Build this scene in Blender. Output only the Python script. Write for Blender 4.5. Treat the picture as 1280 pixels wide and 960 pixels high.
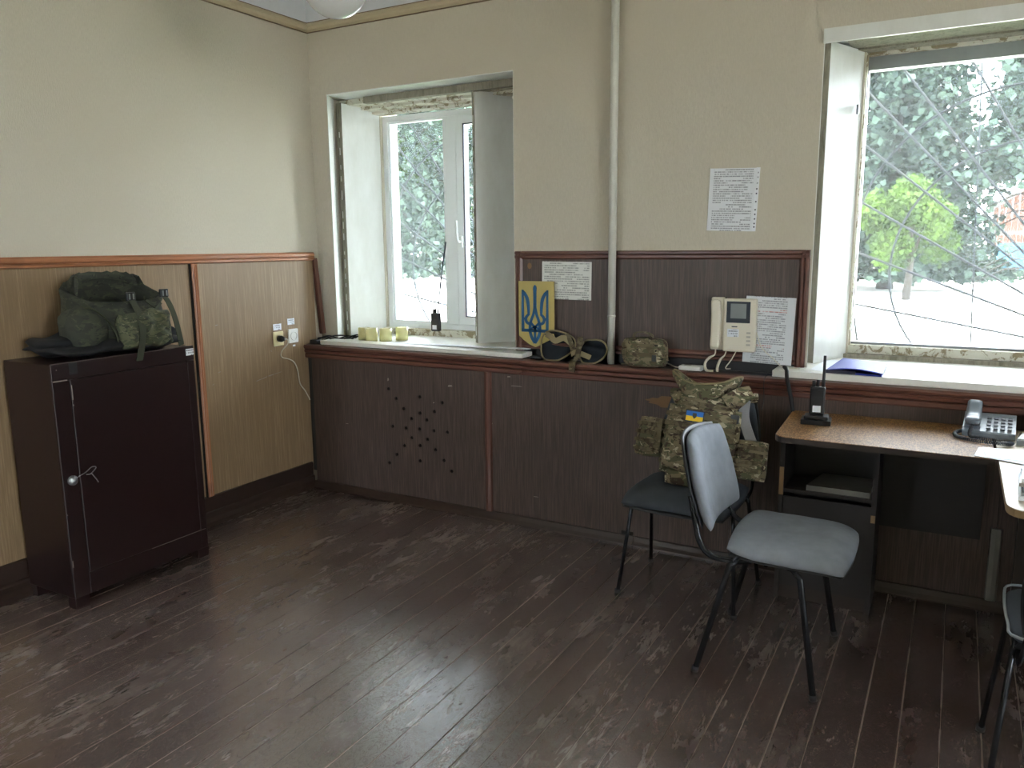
import bpy, bmesh, math, random
import numpy as np
from mathutils import Vector, Matrix, noise
random.seed(7); np.random.seed(7)
PI = math.pi
for o in list(bpy.data.objects): bpy.data.objects.remove(o)
scene = bpy.context.scene
COL = scene.collection

# ------------------------------------------------------------------ camera
CAM = Vector((3.3924, -3.5081, 1.45))
Rr, Ru, Rf = Vector((.873164, .48735, -.008646)), Vector((-.076591, .154699, .984988)), Vector((-.481372, .859394, -.172404))
cd = bpy.data.cameras.new('camera'); cam = bpy.data.objects.new('camera', cd); COL.objects.link(cam)
cd.sensor_fit = 'HORIZONTAL'; cd.sensor_width = 36.0; cd.lens = 990.0 / 1280 * 36
cd.clip_start = .05; cd.clip_end = 500
m = Matrix((Rr, Ru, -Rf)).transposed().to_4x4(); m.translation = CAM
cam.matrix_world = m
scene.camera = cam

# ------------------------------------------------------------------ light and exposure
W = bpy.data.worlds.new('sky'); scene.world = W; W.use_nodes = True
wn = W.node_tree; wn.nodes.clear()
wo = wn.nodes.new('ShaderNodeOutputWorld'); wb = wn.nodes.new('ShaderNodeBackground')
wb.inputs['Color'].default_value = (.82, .92, 1, 1); wb.inputs['Strength'].default_value = 5.0
wn.links.new(wb.outputs[0], wo.inputs[0])
sd = bpy.data.lights.new('sun', 'SUN'); sd.energy = 5.0; sd.angle = math.radians(1.2); sd.color = (1, .96, .88)
sun = bpy.data.objects.new('sun', sd); COL.objects.link(sun)
sv = Vector((.42, .42, 1.0)).normalized()        # direction towards the sun
sun.rotation_euler = sv.to_track_quat('Z', 'Y').to_euler(); sun.location = (6, 10, 20)
vs = scene.view_settings
vs.view_transform = 'Standard'; vs.look = 'None'; vs.gamma = 1.0; vs.use_curve_mapping = False
vs.exposure = 2.48

# ------------------------------------------------------------------ materials
MATS = {}
def lin(c):
    return tuple(((x/255)/12.92 if x/255 <= .04045 else ((x/255+.055)/1.055)**2.4) for x in c)
class NT:
    def __init__(s, name):
        s.m = bpy.data.materials.new(name); s.m.use_nodes = True; s.t = s.m.node_tree
        s.b = s.t.nodes['Principled BSDF']; s.out = s.t.nodes['Material Output']; MATS[name] = s.m
        s.tc = s.t.nodes.new('ShaderNodeTexCoord')
    def n(s, ty, **k):
        nd = s.t.nodes.new('ShaderNode' + ty)
        for a, v in k.items():
            if a in nd.inputs: nd.inputs[a].default_value = v
            else: setattr(nd, a, v)
        return nd
    def l(s, a, b): s.t.links.new(a, b)
    def mapp(s, scale, src=None, rot=(0,0,0)):
        mp = s.n('Mapping'); mp.inputs['Scale'].default_value = scale; mp.inputs['Rotation'].default_value = rot
        s.l(src or s.tc.outputs['Object'], mp.inputs['Vector']); return mp.outputs[0]
    def noise(s, scale, vec=None, det=4, rough=.55, dist=0):
        nd = s.n('TexNoise'); nd.inputs['Scale'].default_value = scale; nd.inputs['Detail'].default_value = det
        nd.inputs['Roughness'].default_value = rough; nd.inputs['Distortion'].default_value = dist
        s.l(vec or s.tc.outputs['Object'], nd.inputs['Vector']); return nd.outputs['Fac']
    def ramp(s, src, stops, interp='LINEAR'):
        r = s.n('ValToRGB'); r.color_ramp.interpolation = interp
        e = r.color_ramp.elements
        while len(e) < len(stops): e.new(.5)
        for el, (p, c) in zip(e, stops):
            el.position = p; el.color = (*c, 1) if len(c) == 3 else c
        s.l(src, r.inputs[0]); return r.outputs[0]
    def mix(s, f, a, b, mode='MIX'):
        mx = s.n('Mix', data_type='RGBA', blend_type=mode)
        for v, i in ((f, 0), (a, 6), (b, 7)):
            if isinstance(v, (int, float)): mx.inputs[i].default_value = v
            elif isinstance(v, tuple): mx.inputs[i].default_value = (*v[:3], 1)
            else: s.l(v, mx.inputs[i])
        return mx.outputs[2]
    def math(s, op, a, b=0.0):
        md = s.n('Math', operation=op)
        for v, i in ((a, 0), (b, 1)):
            if isinstance(v, (int, float)): md.inputs[i].default_value = v
            else: s.l(v, md.inputs[i])
        return md.outputs[0]
    def bump(s, h, strength=.3, dist=.002):
        b = s.n('Bump'); b.inputs['Strength'].default_value = strength; b.inputs['Distance'].default_value = dist
        s.l(h, b.inputs['Height']); s.l(b.outputs[0], s.b.inputs['Normal'])
    def col(s, c):
        if isinstance(c, tuple): s.b.inputs['Base Color'].default_value = (*c[:3], 1)
        else: s.l(c, s.b.inputs['Base Color'])
    def rough(s, r):
        if isinstance(r, (int, float)): s.b.inputs['Roughness'].default_value = r
        else: s.l(r, s.b.inputs['Roughness'])

def simple(name, c, rough=.6, metal=0, bump=0, bscale=200, vary=.12):
    t = NT(name); c = lin(c)
    n = t.noise(18, det=3)
    t.col(t.mix(n, tuple(x*(1-vary) for x in c), tuple(min(1, x*(1+vary)) for x in c)))
    t.rough(rough); t.b.inputs['Metallic'].default_value = metal
    if bump: t.bump(t.noise(bscale, det=2), bump, .001)
    return t.m

def wallpaper():
    t = NT('wallpaper')
    v = t.mapp((260, 260, 55)); n1 = t.noise(1, v, 3, .6)
    n2 = t.noise(7, det=3); n3 = t.noise(1.1, det=2)
    c = t.mix(n1, lin((184, 176, 159)), lin((211, 204, 187)))
    c = t.mix(t.ramp(n3, [(.35, (0,0,0)), (.7, (1,1,1))]), c, lin((196, 187, 168)))
    t.col(c); t.rough(.85); t.bump(n1, .55, .003)
wallpaper()
def veneer(name, a, b, c3):
    t = NT(name)
    v = t.mapp((22, 22, 1.1)); n1 = t.noise(1, v, 6, .62, 1.6)
    v2 = t.mapp((160, 160, 5)); n2 = t.noise(1, v2, 3, .7)
    c = t.mix(t.ramp(n1, [(.32, (0,0,0)), (.68, (1,1,1))]), lin(a), lin(b))
    c = t.mix(t.ramp(n2, [(.42, (0,0,0)), (.62, (1,1,1))]), lin(c3), c)
    t.col(c); t.rough(t.ramp(t.noise(3), [(.3, (.38,)*3), (.7, (.5,)*3)]))
    t.b.inputs['Specular IOR Level'].default_value = .4
    t.bump(n2, .12, .001)
veneer('veneer_light', (130, 106, 78), (160, 136, 106), (132, 109, 82))
veneer('veneer_shaded', (86, 72, 66), (100, 84, 77), (72, 60, 55))  # same veneer on the window wall, its backlit shade put into the colour
def moulding(name, a, b, rough=.3, axis='x'):
    t = NT(name)
    sc = {'x': (1.5, 90, 90), 'y': (90, 1.5, 90), 'z': (90, 90, 1.5)}[axis]
    n1 = t.noise(1, t.mapp(sc), 4, .6, .6)
    n2 = t.noise(4, det=3)
    c = t.mix(t.ramp(n1, [(.35, (0,0,0)), (.65, (1,1,1))]), lin(a), lin(b))
    c = t.mix(t.ramp(n2, [(.6, (0,0,0)), (.75, (.6,.6,.6))]), c, tuple(.35*x for x in lin(a)))
    t.col(c); t.rough(rough); t.bump(n1, .15, .001)
for ax in 'xyz':
    moulding('pine_' + ax, (136, 84, 54), (186, 126, 88), .3, ax)
    moulding('mahogany_' + ax, (82, 50, 42), (112, 74, 62), .35, ax)  # darker copy of the pine, backlit shade put into the colour
def floorpaint():
    t = NT('floor_paint')
    grain = t.noise(1, t.mapp((60, 2.2, 30)), 4, .6, .5)
    big = t.noise(1.5, t.mapp((1.5, .8, 1)), 5, .65, .3)
    streak = t.noise(1, t.mapp((30, 5, 1)), 5, .7, .9)
    chips = t.noise(11, t.mapp((1.5, .55, 1)), 6, .68, 1.6)
    flake = t.noise(26, t.mapp((1.2, .8, 1)), 4, .6, 2.5)
    base = t.mix(grain, lin((72, 54, 51)), lin((88, 68, 64)))
    base = t.mix(t.ramp(big, [(.4, (0,0,0)), (.72, (1,1,1))]), base, lin((112, 97, 92)))
    zone = t.ramp(big, [(.42, (0,0,0)), (.62, (1,1,1))])
    worn = t.math('MULTIPLY', t.ramp(t.mix(.5, chips, streak), [(.5, (0,0,0)), (.62, (1,1,1))]), zone)
    c = t.mix(t.math('MULTIPLY', worn, .6), base, lin((150, 140, 134)))
    edge = t.ramp(flake, [(.485, (0,0,0)), (.5, (1,1,1)), (.515, (0,0,0))])      # pale rims of flaking paint
    z2 = t.ramp(chips, [(.5, (0,0,0)), (.6, (1,1,1))])
    c = t.mix(t.math('MULTIPLY', t.math('MULTIPLY', edge, z2), .55), c, lin((166, 152, 142)))
    bare = t.ramp(t.noise(2.6, t.mapp((1.6, .9, 1)), 6, .7), [(.70, (0,0,0)), (.71, (1,1,1))])
    c = t.mix(t.math('MULTIPLY', bare, .8), c, lin((140, 112, 96)))
    t.col(c)
    r = t.ramp(t.noise(4, t.mapp((1.3, .5, 1)), 5, .65), [(.3, (.14,)*3), (.7, (.32,)*3)])
    t.rough(t.mix(t.math('MULTIPLY', worn, .5), r, (.5, .5, .5)))
    t.b.inputs['Specular IOR Level'].default_value = .6; t.b.inputs['Coat Weight'].default_value = 1.0; t.b.inputs['Coat Roughness'].default_value = .23; t.b.inputs['Coat IOR'].default_value = 2.2
    h = t.math('ADD', t.math('MULTIPLY', grain, .4), t.math('ADD', t.math('MULTIPLY', edge, .35), t.math('MULTIPLY', t.noise(22, det=5, dist=1), .8)))
    t.bump(h, .4, .002)
    t.l(t.b.inputs['Normal'].links[0].from_socket, t.b.inputs['Coat Normal'])
floorpaint()
def whitepaint():
    t = NT('white_paint'); n = t.noise(9, t.mapp((1, 1, .4)), 5, .65)
    t.col(t.mix(t.ramp(n, [(.3, (0,0,0)), (.7, (1,1,1))]), lin((212, 213, 206)), lin((226, 228, 224)))); t.rough(.38); t.bump(t.noise(40, t.mapp((1,1,.3))), .15, .001)
    t = NT('peeling_paint'); n = t.noise(16, t.mapp((1, 1, 1)), 6, .7, .8)
    t.col(t.mix(t.ramp(n, [(.5, (0,0,0)), (.55, (1,1,1))]), lin((214, 211, 196)), lin((150, 136, 108)))); t.rough(.6); t.bump(t.ramp(n, [(.5, (1,1,1)), (.55, (0,0,0))]), .7, .003)
    t = NT('old_grey_wood'); n = t.noise(1, t.mapp((30, 30, 5)), 5, .7)
    t.col(t.ramp(n, [(.3, lin((104, 98, 84))), (.55, lin((150, 144, 128))), (.72, lin((90, 80, 64)))])); t.rough(.7); t.bump(n, .4, .002)
whitepaint()
def camo(name, cs, sc=11):
    t = NT(name)
    def mask(s, th, off):
        mp = t.n('Mapping'); mp.inputs['Scale'].default_value = (s*1.0, s*1.0, s*1.9); mp.inputs['Location'].default_value = (off, off*1.7, off*.3)
        t.l(t.tc.outputs['Object'], mp.inputs['Vector'])
        n = t.noise(1, mp.outputs[0], 4, .55, .6)
        return t.ramp(n, [(th, (0,0,0)), (th+.02, (1,1,1))])
    c = t.mix(mask(sc, .5, 3), lin(cs[0]), lin(cs[1]))
    c = t.mix(mask(sc*1.3, .56, 11), c, lin(cs[2]))
    c = t.mix(mask(sc*1.9, .6, 23), c, lin(cs[3]))
    c = t.mix(mask(sc*2.2, .64, 31), c, lin(cs[4]))
    t.col(c); t.rough(.9)
    t.bump(t.noise(420, det=2), .3, .001)
camo('camouflage', [(128, 116, 92), (88, 88, 64), (72, 56, 44), (190, 178, 152), (38, 32, 27)], 15)
camo('camouflage_webbing', [(104, 94, 72), (92, 84, 62), (74, 62, 48), (128, 118, 94), (60, 50, 40)], 14)
def text_mat(name, base, ink, rows=36, cut=.06, red=None):
    # paper with printed rows: object coords x right, z up, in metres
    t = NT(name)
    sp = t.n('SeparateXYZ'); t.l(t.tc.outputs['Object'], sp.inputs[0])
    x, z = sp.outputs[0], sp.outputs[2]
    zr = t.math('MULTIPLY', z, rows)
    fr = t.math('FRACT', zr)
    line = t.math('GREATER_THAN', fr, .45)
    rowid = t.math('FLOOR', zr)
    cmb = t.n('CombineXYZ'); t.l(t.math('MULTIPLY', x, 420.0), cmb.inputs[0]); t.l(t.math('MULTIPLY', rowid, 7.31), cmb.inputs[1])
    w = t.n('TexNoise'); w.inputs['Scale'].default_value = 1; w.inputs['Detail'].default_value = 1; t.l(cmb.outputs[0], w.inputs['Vector'])
    word = t.math('GREATER_THAN', w.outputs['Fac'], .44)
    cm2 = t.n('CombineXYZ'); t.l(t.math('MULTIPLY', x, 9.0), cm2.inputs[0]); t.l(t.math('MULTIPLY', rowid, .61), cm2.inputs[1])
    w2 = t.n('TexNoise'); w2.inputs['Scale'].default_value = 1; w2.inputs['Detail'].default_value = 1; t.l(cm2.outputs[0], w2.inputs['Vector'])
    para = t.math('GREATER_THAN', w2.outputs['Fac'], .42)
    inx = t.math('LESS_THAN', t.math('ABSOLUTE', x), cut)
    f = t.math('MULTIPLY', t.math('MULTIPLY', line, word), t.math('MULTIPLY', para, inx))
    f = t.math('MULTIPLY', f, .75)
    inkc = lin(ink)
    if red:
        mz = None
        for zc, hw in red:
            q = t.math('LESS_THAN', t.math('ABSOLUTE', t.math('SUBTRACT', z, zc)), hw)
            mz = q if mz is None else t.math('ADD', mz, q)
        c_ink = t.mix(mz, inkc, lin((190, 90, 84)))
    else: c_ink = inkc
    t.col(t.mix(f, lin(base), c_ink)); t.rough(.6)
def paper_mats():
    text_mat('printed_notice', (226, 228, 232), (110, 112, 118), 105, .088)
    text_mat('printed_notice_red', (214, 216, 220), (112, 114, 122), 105, .072, red=[(.088, .006), (-.072, .006)])
    text_mat('printed_timetable', (222, 222, 216), (112, 116, 110), 90, .125)
    text_mat('printed_sheet', (224, 228, 236), (120, 124, 140), 90, .09)
    text_mat('sticker', (228, 230, 236), (50, 54, 70), 90, .02)
paper_mats()
def glass():
    t = NT('window_glass'); t.t.nodes.remove(t.b)
    tr = t.n('BsdfTransparent'); gl = t.n('BsdfGlossy'); gl.inputs['Roughness'].default_value = .02
    df = t.n('BsdfTranslucent'); df.inputs['Color'].default_value = (.9, .95, 1, 1)
    fr = t.n('Fresnel'); fr.inputs['IOR'].default_value = 1.45
    mx = t.n('MixShader'); t.l(fr.outputs[0], mx.inputs[0]); t.l(tr.outputs[0], mx.inputs[1]); t.l(gl.outputs[0], mx.inputs[2])
    m2 = t.n('MixShader'); m2.inputs[0].default_value = .015       # translucent film, paints a veil of lens haze over the pane
    t.l(mx.outputs[0], m2.inputs[1]); t.l(df.outputs[0], m2.inputs[2])
    t.l(m2.outputs[0], t.out.inputs[0])
    t = NT('opal_glass'); t.col((.86, .87, .85)); t.rough(.06); t.b.inputs['Transmission Weight'].default_value = .25
glass()
simple('white_plaster', (226, 226, 222), .9, bump=.3, bscale=60, vary=.03)
simple('upper_wall_whitewash', (206, 208, 212), .9, bump=.3, bscale=30, vary=.05)
simple('cornice_cream', (186, 172, 142), .6, vary=.06)
simple('cornice_line', (120, 100, 76), .6)
simple('pvc', (232, 236, 238), .3, vary=.02)
simple('gasket', (40, 42, 60), .5)
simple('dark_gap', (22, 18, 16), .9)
simple('joint_dust', (170, 156, 146), .9, bump=.4)
simple('worn_edge', (112, 98, 91), .6, bump=.3)
simple('baseboard_paint', (52, 38, 32), .28, bump=.3, bscale=40)
simple('ledge_dark', (36, 36, 40), .5)
simple('sill_white', (224, 222, 214), .4, vary=.04)
simple('pipe_paint', (206, 204, 194), .4, bump=.2, bscale=25)
simple('wrought_iron', (66, 70, 76), .85)
MATS['wrought_iron'].node_tree.nodes['Principled BSDF'].inputs['Specular IOR Level'].default_value = .15
simple('maroon_enamel', (34, 18, 18), .32, bump=.08, bscale=30)
simple('maroon_enamel_dark', (20, 10, 10), .5)
simple('chipped_edge', (150, 140, 132), .7)
simple('steel_dull', (150, 154, 156), .4, .8)
simple('steel_dark', (70, 72, 74), .45, .7)
camo('olive_cloth', [(50, 52, 42), (60, 62, 48), (44, 46, 38), (70, 72, 54), (36, 37, 32)], 14)
camo('olive_patch', [(66, 70, 50), (84, 86, 62), (54, 56, 42), (104, 102, 78), (46, 46, 36)], 22)
simple('olive_strap', (62, 64, 48), .85, bump=.4, bscale=300)
simple('black_cloth', (20, 21, 23), .8, bump=.6, bscale=60)
simple('black_plastic', (26, 27, 30), .35)
simple('black_rubber', (20, 20, 22), .6)
simple('chair_fabric', (134, 139, 148), .88, bump=.7, bscale=480, vary=.25)
simple('chair_fabric_dark', (62, 68, 76), .85, bump=.7, bscale=480, vary=.25)
simple('chair_frame', (44, 46, 50), .2, .6)
simple('chair_shell', (30, 31, 34), .5)
simple('piping_grey', (150, 156, 160), .4)
simple('desk_edge', (46, 36, 30), .5)
simple('desk_body', (40, 36, 35), .6)
simple('desk_raw_edge', (150, 122, 88), .7)
simple('desk_light', (206, 192, 170), .35)
simple('shelf_grey', (120, 118, 112), .5)
simple('cream_plastic', (222, 214, 196), .4, vary=.04)
simple('white_plastic', (228, 228, 224), .4, vary=.03)
simple('ivory_plastic', (226, 214, 168), .4, vary=.04)
simple('cord_white', (214, 208, 192), .5)
simple('screen_dark', (40, 48, 58), .15)
simple('screen_grey', (128, 134, 134), .2)
simple('button_grey', (178, 172, 158), .5)
simple('phone_grey', (120, 128, 138), .35, vary=.05)
simple('phone_key', (58, 62, 70), .5)
simple('blue_folder', (26, 46, 150), .5, vary=.06)
simple('shield_yellow', (184, 166, 98), .5, vary=.05)
simple('emblem_blue', (28, 88, 130), .5, vary=.05)
simple('flag_blue', (40, 110, 200), .7, vary=.05)
simple('flag_yellow', (240, 200, 50), .7, vary=.05)
simple('tan_binding', (134, 122, 92), .8, bump=.4, bscale=300)
simple('knee_pad', (26, 32, 40), .85, bump=.4, bscale=300)
simple('grey_lining', (150, 150, 152), .85, bump=.3, bscale=300)
simple('white_sheet', (232, 234, 238), .6, vary=.02)
simple('tape_core', (214, 206, 176), .6)
simple('bare_chipboard', (128, 98, 68), .8, bump=.3, bscale=80)
simple('bark', (34, 29, 24), .9, bump=.6, bscale=20)
simple('concrete_ground', (196, 192, 182), .9, bump=.2, bscale=3)
simple('added_grass', (62, 82, 42), .9, bump=.5, bscale=60, vary=.3)
simple('gate_blue', (22, 84, 116), .6)
simple('plank_brown', (74, 44, 30), .8)
simple('whitewash', (226, 222, 212), .9)
simple('roof_slate', (72, 68, 64), .8)
simple('facade_plaster', (200, 196, 186), .9)
def tape_mat():
    t = NT('yellow_tape'); t.col(lin((248, 242, 176))); t.rough(.25); t.b.inputs['Transmission Weight'].default_value = .25
tape_mat()
def deskwood():
    t = NT('desk_veneer'); n = t.noise(1, t.mapp((80, 12, 30)), 5, .65, .8)
    n2 = t.noise(1, t.mapp((240, 60, 30)), 2, .6)
    c = t.mix(t.ramp(n, [(.35, (0,0,0)), (.65, (1,1,1))]), lin((138, 100, 60)), lin((166, 126, 82)))
    t.col(t.mix(t.ramp(n2, [(.4, (0,0,0)), (.6, (1,1,1))]), tuple(.6*x for x in lin((132, 96, 56))), c)); t.rough(.45); t.b.inputs['Specular IOR Level'].default_value = .1; t.bump(n2, .08, .001)
deskwood()
def leaf(name, a, b, trans=.4):
    t = NT(name); n = t.noise(1.3, det=3)
    c = t.mix(t.ramp(n, [(.35, (0,0,0)), (.65, (1,1,1))]), lin(a), lin(b))
    t.col(c); t.rough(.8); t.b.inputs['Specular IOR Level'].default_value = .15
    tl = t.n('BsdfTranslucent'); t.l(c, tl.inputs['Color'])
    mx = t.n('MixShader'); mx.inputs[0].default_value = trans
    t.l(t.b.outputs[0], mx.inputs[1]); t.l(tl.outputs[0], mx.inputs[2]); t.l(mx.outputs[0], t.out.inputs[0])
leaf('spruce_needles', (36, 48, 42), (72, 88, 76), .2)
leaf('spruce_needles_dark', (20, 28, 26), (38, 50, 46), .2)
leaf('green_leaves', (38, 56, 20), (74, 96, 40), .4)

# ------------------------------------------------------------------ mesh helpers
def M_(loc=(0,0,0), rot=(0,0,0)):
    from mathutils import Euler
    mm = Euler(rot).to_matrix().to_4x4(); mm.translation = loc; return mm
class MB:
    def __init__(s): s.v = []; s.f = []; s.smooth = []
    def add(s, vs_, fs, sm=False, mat=None):
        k = len(s.v)
        for p in vs_:
            p = Vector(p)
            s.v.append(tuple(mat @ p) if mat is not None else tuple(p))
        for f in fs: s.f.append([i + k for i in f]); s.smooth.append(sm)
        return s
    def box(s, a, b, mat=None, bev=0):
        x0, y0, z0 = a; x1, y1, z1 = b
        if bev <= 0:
            return s.add([(x0,y0,z0),(x1,y0,z0),(x1,y1,z0),(x0,y1,z0),(x0,y0,z1),(x1,y0,z1),(x1,y1,z1),(x0,y1,z1)],
                [(0,3,2,1),(4,5,6,7),(0,1,5,4),(1,2,6,5),(2,3,7,6),(3,0,4,7)], mat=mat)
        bm = bmesh.new(); bmesh.ops.create_cube(bm, size=1)
        for v in bm.verts: v.co = Vector(((x0+x1)/2 + v.co.x*(x1-x0), (y0+y1)/2 + v.co.y*(y1-y0), (z0+z1)/2 + v.co.z*(z1-z0)))
        bmesh.ops.bevel(bm, geom=bm.edges[:], offset=bev, segments=2, affect='EDGES', profile=.5)
        bm.verts.index_update()
        s.add([v.co for v in bm.verts], [[v.index for v in f.verts] for f in bm.faces], False, mat); bm.free(); return s
    def prism(s, poly, z0, z1, mat=None):   # plan polygon (x,y), counter-clockwise
        n = len(poly); vs_ = [(x, y, z0) for x, y in poly] + [(x, y, z1) for x, y in poly]
        fs = [tuple(range(n))[::-1], tuple(range(n, 2*n))] + [(i, (i+1) % n, n+(i+1) % n, n+i) for i in range(n)]
        return s.add(vs_, fs, False, mat)
    def extr(s, poly, axis, a, b):           # profile polygon extruded along 'x' (poly=(y,z)) or 'y' (poly=(x,z)) or 'z'
        n = len(poly)
        def P(p, t): return (t, p[0], p[1]) if axis == 'x' else ((p[0], t, p[1]) if axis == 'y' else (p[0], p[1], t))
        vs_ = [P(p, a) for p in poly] + [P(p, b) for p in poly]
        fs = [tuple(range(n))[::-1], tuple(range(n, 2*n))] + [(i, (i+1) % n, n+(i+1) % n, n+i) for i in range(n)]
        return s.add(vs_, fs)
    def tube(s, pts, r, seg=8, smooth=0, closed=False, flat=1.0, up=(0,0,1), mat=None):
        P = [Vector(p) for p in pts]
        R = list(r) if isinstance(r, (list, tuple)) else [r]*len(P)
        if smooth:
            Q, S = [], []; n = len(P)
            rng = range(n if closed else n-1)
            for i in rng:
                p0 = P[(i-1) % n] if (closed or i > 0) else P[0]; p1 = P[i]; p2 = P[(i+1) % n]
                p3 = P[(i+2) % n] if (closed or i+2 < n) else P[-1]
                for k in range(smooth):
                    t = k/smooth; t2, t3 = t*t, t*t*t
                    Q.append(.5*((2*p1)+(-p0+p2)*t+(2*p0-5*p1+4*p2-p3)*t2+(-p0+3*p1-3*p2+p3)*t3)); S.append(R[i]*(1-t)+R[(i+1) % n]*t)
            if not closed: Q.append(P[-1]); S.append(R[-1])
            P, R = Q, S
        n = len(P); vs_ = []; up = Vector(up); prev = None
        for i in range(n):
            d = (P[(i+1) % n]-P[i-1]) if (closed or 0 < i < n-1) else (P[1]-P[0] if i == 0 else P[-1]-P[-2])
            d.normalize()
            a = up - d*up.dot(d)
            if prev is not None and a.length < .3: a = prev - d*prev.dot(d)
            if a.length < 1e-4: a = d.orthogonal()
            a.normalize()
            if prev is not None and a.dot(prev) < 0: a = -a
            prev = a; b = d.cross(a)
            for k in range(seg):
                t = 2*PI*k/seg; vs_.append(P[i] + b*(math.cos(t)*R[i]) + a*(math.sin(t)*R[i]*flat))
        fs = []
        for i in range(n if closed else n-1):
            for k in range(seg):
                j = (i+1) % n; fs.append((i*seg+k, i*seg+(k+1) % seg, j*seg+(k+1) % seg, j*seg+k))
        if not closed: fs.append(tuple(range(seg))[::-1]); fs.append(tuple((n-1)*seg+k for k in range(seg)))
        return s.add(vs_, fs, True, mat)
    def cyl(s, a, b, r, seg=16, r2=None, mat=None):
        return s.tube([a, b], [r, r if r2 is None else r2], seg, mat=mat)
    def lathe(s, prof, seg=24, mat=None):
        vs_ = []; n = len(prof)
        for r, z in prof:
            for k in range(seg): t = 2*PI*k/seg; vs_.append((r*math.cos(t), r*math.sin(t), z))
        fs = [(i*seg+k, i*seg+(k+1) % seg, (i+1)*seg+(k+1) % seg, (i+1)*seg+k) for i in range(n-1) for k in range(seg)]
        return s.add(vs_, fs, True, mat)
    def cushion(s, w, h, t, fn=None, n=14, k=.25, p=6, amp=0, nsc=6, seed=0, mat=None):
        # rounded slab: u along x, v along z, thickness along y; fn bends (x,y,z)
        N = n+1; idx = {}; vs_ = []
        for side in (0, 1):
            for i in range(N):
                for j in range(N):
                    u, v = 2*i/n-1, 2*j/n-1
                    edge = i in (0, n) or j in (0, n)
                    if side and edge: idx[(1, i, j)] = idx[(0, i, j)]; continue
                    # concentrate samples near the rim
                    uu = math.copysign(1-(1-abs(u))**1.6, u); vv = math.copysign(1-(1-abs(v))**1.6, v)
                    x = uu*math.sqrt(1-k*vv*vv/1.0*.5*2/2)*w/2 if k else uu*w/2
                    z = vv*math.sqrt(1-k*uu*uu/1.0*.5*2/2)*h/2 if k else vv*h/2
                    f = max(0, (1-abs(uu)**p)*(1-abs(vv)**p))**.5
                    y = (-1 if side == 0 else 1)*t/2*f
                    q = Vector((x, y, z))
                    if amp:
                        nn = noise.noise(Vector((x*nsc+seed, z*nsc*1.3, seed*1.7+y*nsc)))
                        q.y += amp*nn*(.3+.7*f); q.x += amp*.5*noise.noise(Vector((z*nsc+9, x*nsc, seed)))
                        q.z += amp*.5*noise.noise(Vector((x*nsc+4, z*nsc, seed+3)))
                    if fn: q = Vector(fn(q.x, q.y, q.z))
                    idx[(side, i, j)] = len(vs_); vs_.append(q)
        fs = []
        for i in range(n):
            for j in range(n):
                a = [idx[(0, i, j)], idx[(0, i+1, j)], idx[(0, i+1, j+1)], idx[(0, i, j+1)]]; fs.append(a)
                a = [idx[(1, i, j)], idx[(1, i, j+1)], idx[(1, i+1, j+1)], idx[(1, i+1, j)]]; fs.append(a)
        return s.add(vs_, fs, True, mat)
    def blob(s, c, r, seg=16, rings=10, amp=0, nsc=5, seed=0, p=1.0, mat=None):
        vs_ = []; c = Vector(c)
        for i in range(rings+1):
            th = PI*i/rings
            for k in range(seg):
                ph = 2*PI*k/seg
                d = Vector((math.sin(th)*math.cos(ph), math.sin(th)*math.sin(ph), math.cos(th)))
                d = Vector([math.copysign(abs(q)**p, q) for q in d])
                sc = 1+amp*noise.noise(d*nsc+Vector((seed, seed, seed)))
                vs_.append(c+Vector((d.x*r[0], d.y*r[1], d.z*r[2]))*sc)
        fs = [(i*seg+k, (i+1)*seg+k, (i+1)*seg+(k+1) % seg, i*seg+(k+1) % seg) for i in range(rings) for k in range(seg)]
        return s.add(vs_, fs, True, mat)
    def ribbon(s, pts, w, y0, y1, smooth=6):   # stroke in the x-z plane with depth y0..y1
        P = [Vector((p[0], 0, p[1])) for p in pts]; Wd = list(w) if isinstance(w, (list, tuple)) else [w]*len(P)
        if smooth and len(P) > 2:
            Q, S = [], []
            for i in range(len(P)-1):
                p0 = P[max(i-1, 0)]; p1 = P[i]; p2 = P[i+1]; p3 = P[min(i+2, len(P)-1)]
                for k in range(smooth):
                    t = k/smooth; t2, t3 = t*t, t*t*t
                    Q.append(.5*((2*p1)+(-p0+p2)*t+(2*p0-5*p1+4*p2-p3)*t2+(-p0+3*p1-3*p2+p3)*t3)); S.append(Wd[i]*(1-t)+Wd[i+1]*t)
            Q.append(P[-1]); S.append(Wd[-1]); P, Wd = Q, S
        vs_ = []
        for i, p in enumerate(P):
            d = P[min(i+1, len(P)-1)]-P[max(i-1, 0)]; d.normalize(); nrm = Vector((-d.z, 0, d.x))
            for sgn, y in ((1, y0), (-1, y0), (-1, y1), (1, y1)):
                q = p+nrm*(sgn*Wd[i]/2); vs_.append((q.x, y, q.z))
        n = len(P); fs = [(0, 1, 2, 3), tuple(4*(n-1)+k for k in (3, 2, 1, 0))]
        for i in range(n-1):
            for k in range(4): fs.append((i*4+k, (i+1)*4+k, (i+1)*4+(k+1) % 4, i*4+(k+1) % 4))
        return s.add(vs_, fs)
    def build(s, name, mat, parent=None, world=False, fix=True):
        me = bpy.data.meshes.new(name)
        V = s.v
        if world and parent is not None:
            L = Vector(parent.location); q = parent.parent
            while q: L += Vector(q.location); q = q.parent
            V = [tuple(Vector(p)-L) for p in V]
        me.from_pydata(V, [], s.f)
        me.polygons.foreach_set('use_smooth', s.smooth)
        if fix:
            bm = bmesh.new(); bm.from_mesh(me); bmesh.ops.recalc_face_normals(bm, faces=bm.faces); bm.to_mesh(me); bm.free()
        me.materials.append(MATS[mat]); me.update()
        o = bpy.data.objects.new(name, me); COL.objects.link(o)
        if parent is not None: o.parent = parent
        return o
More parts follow.
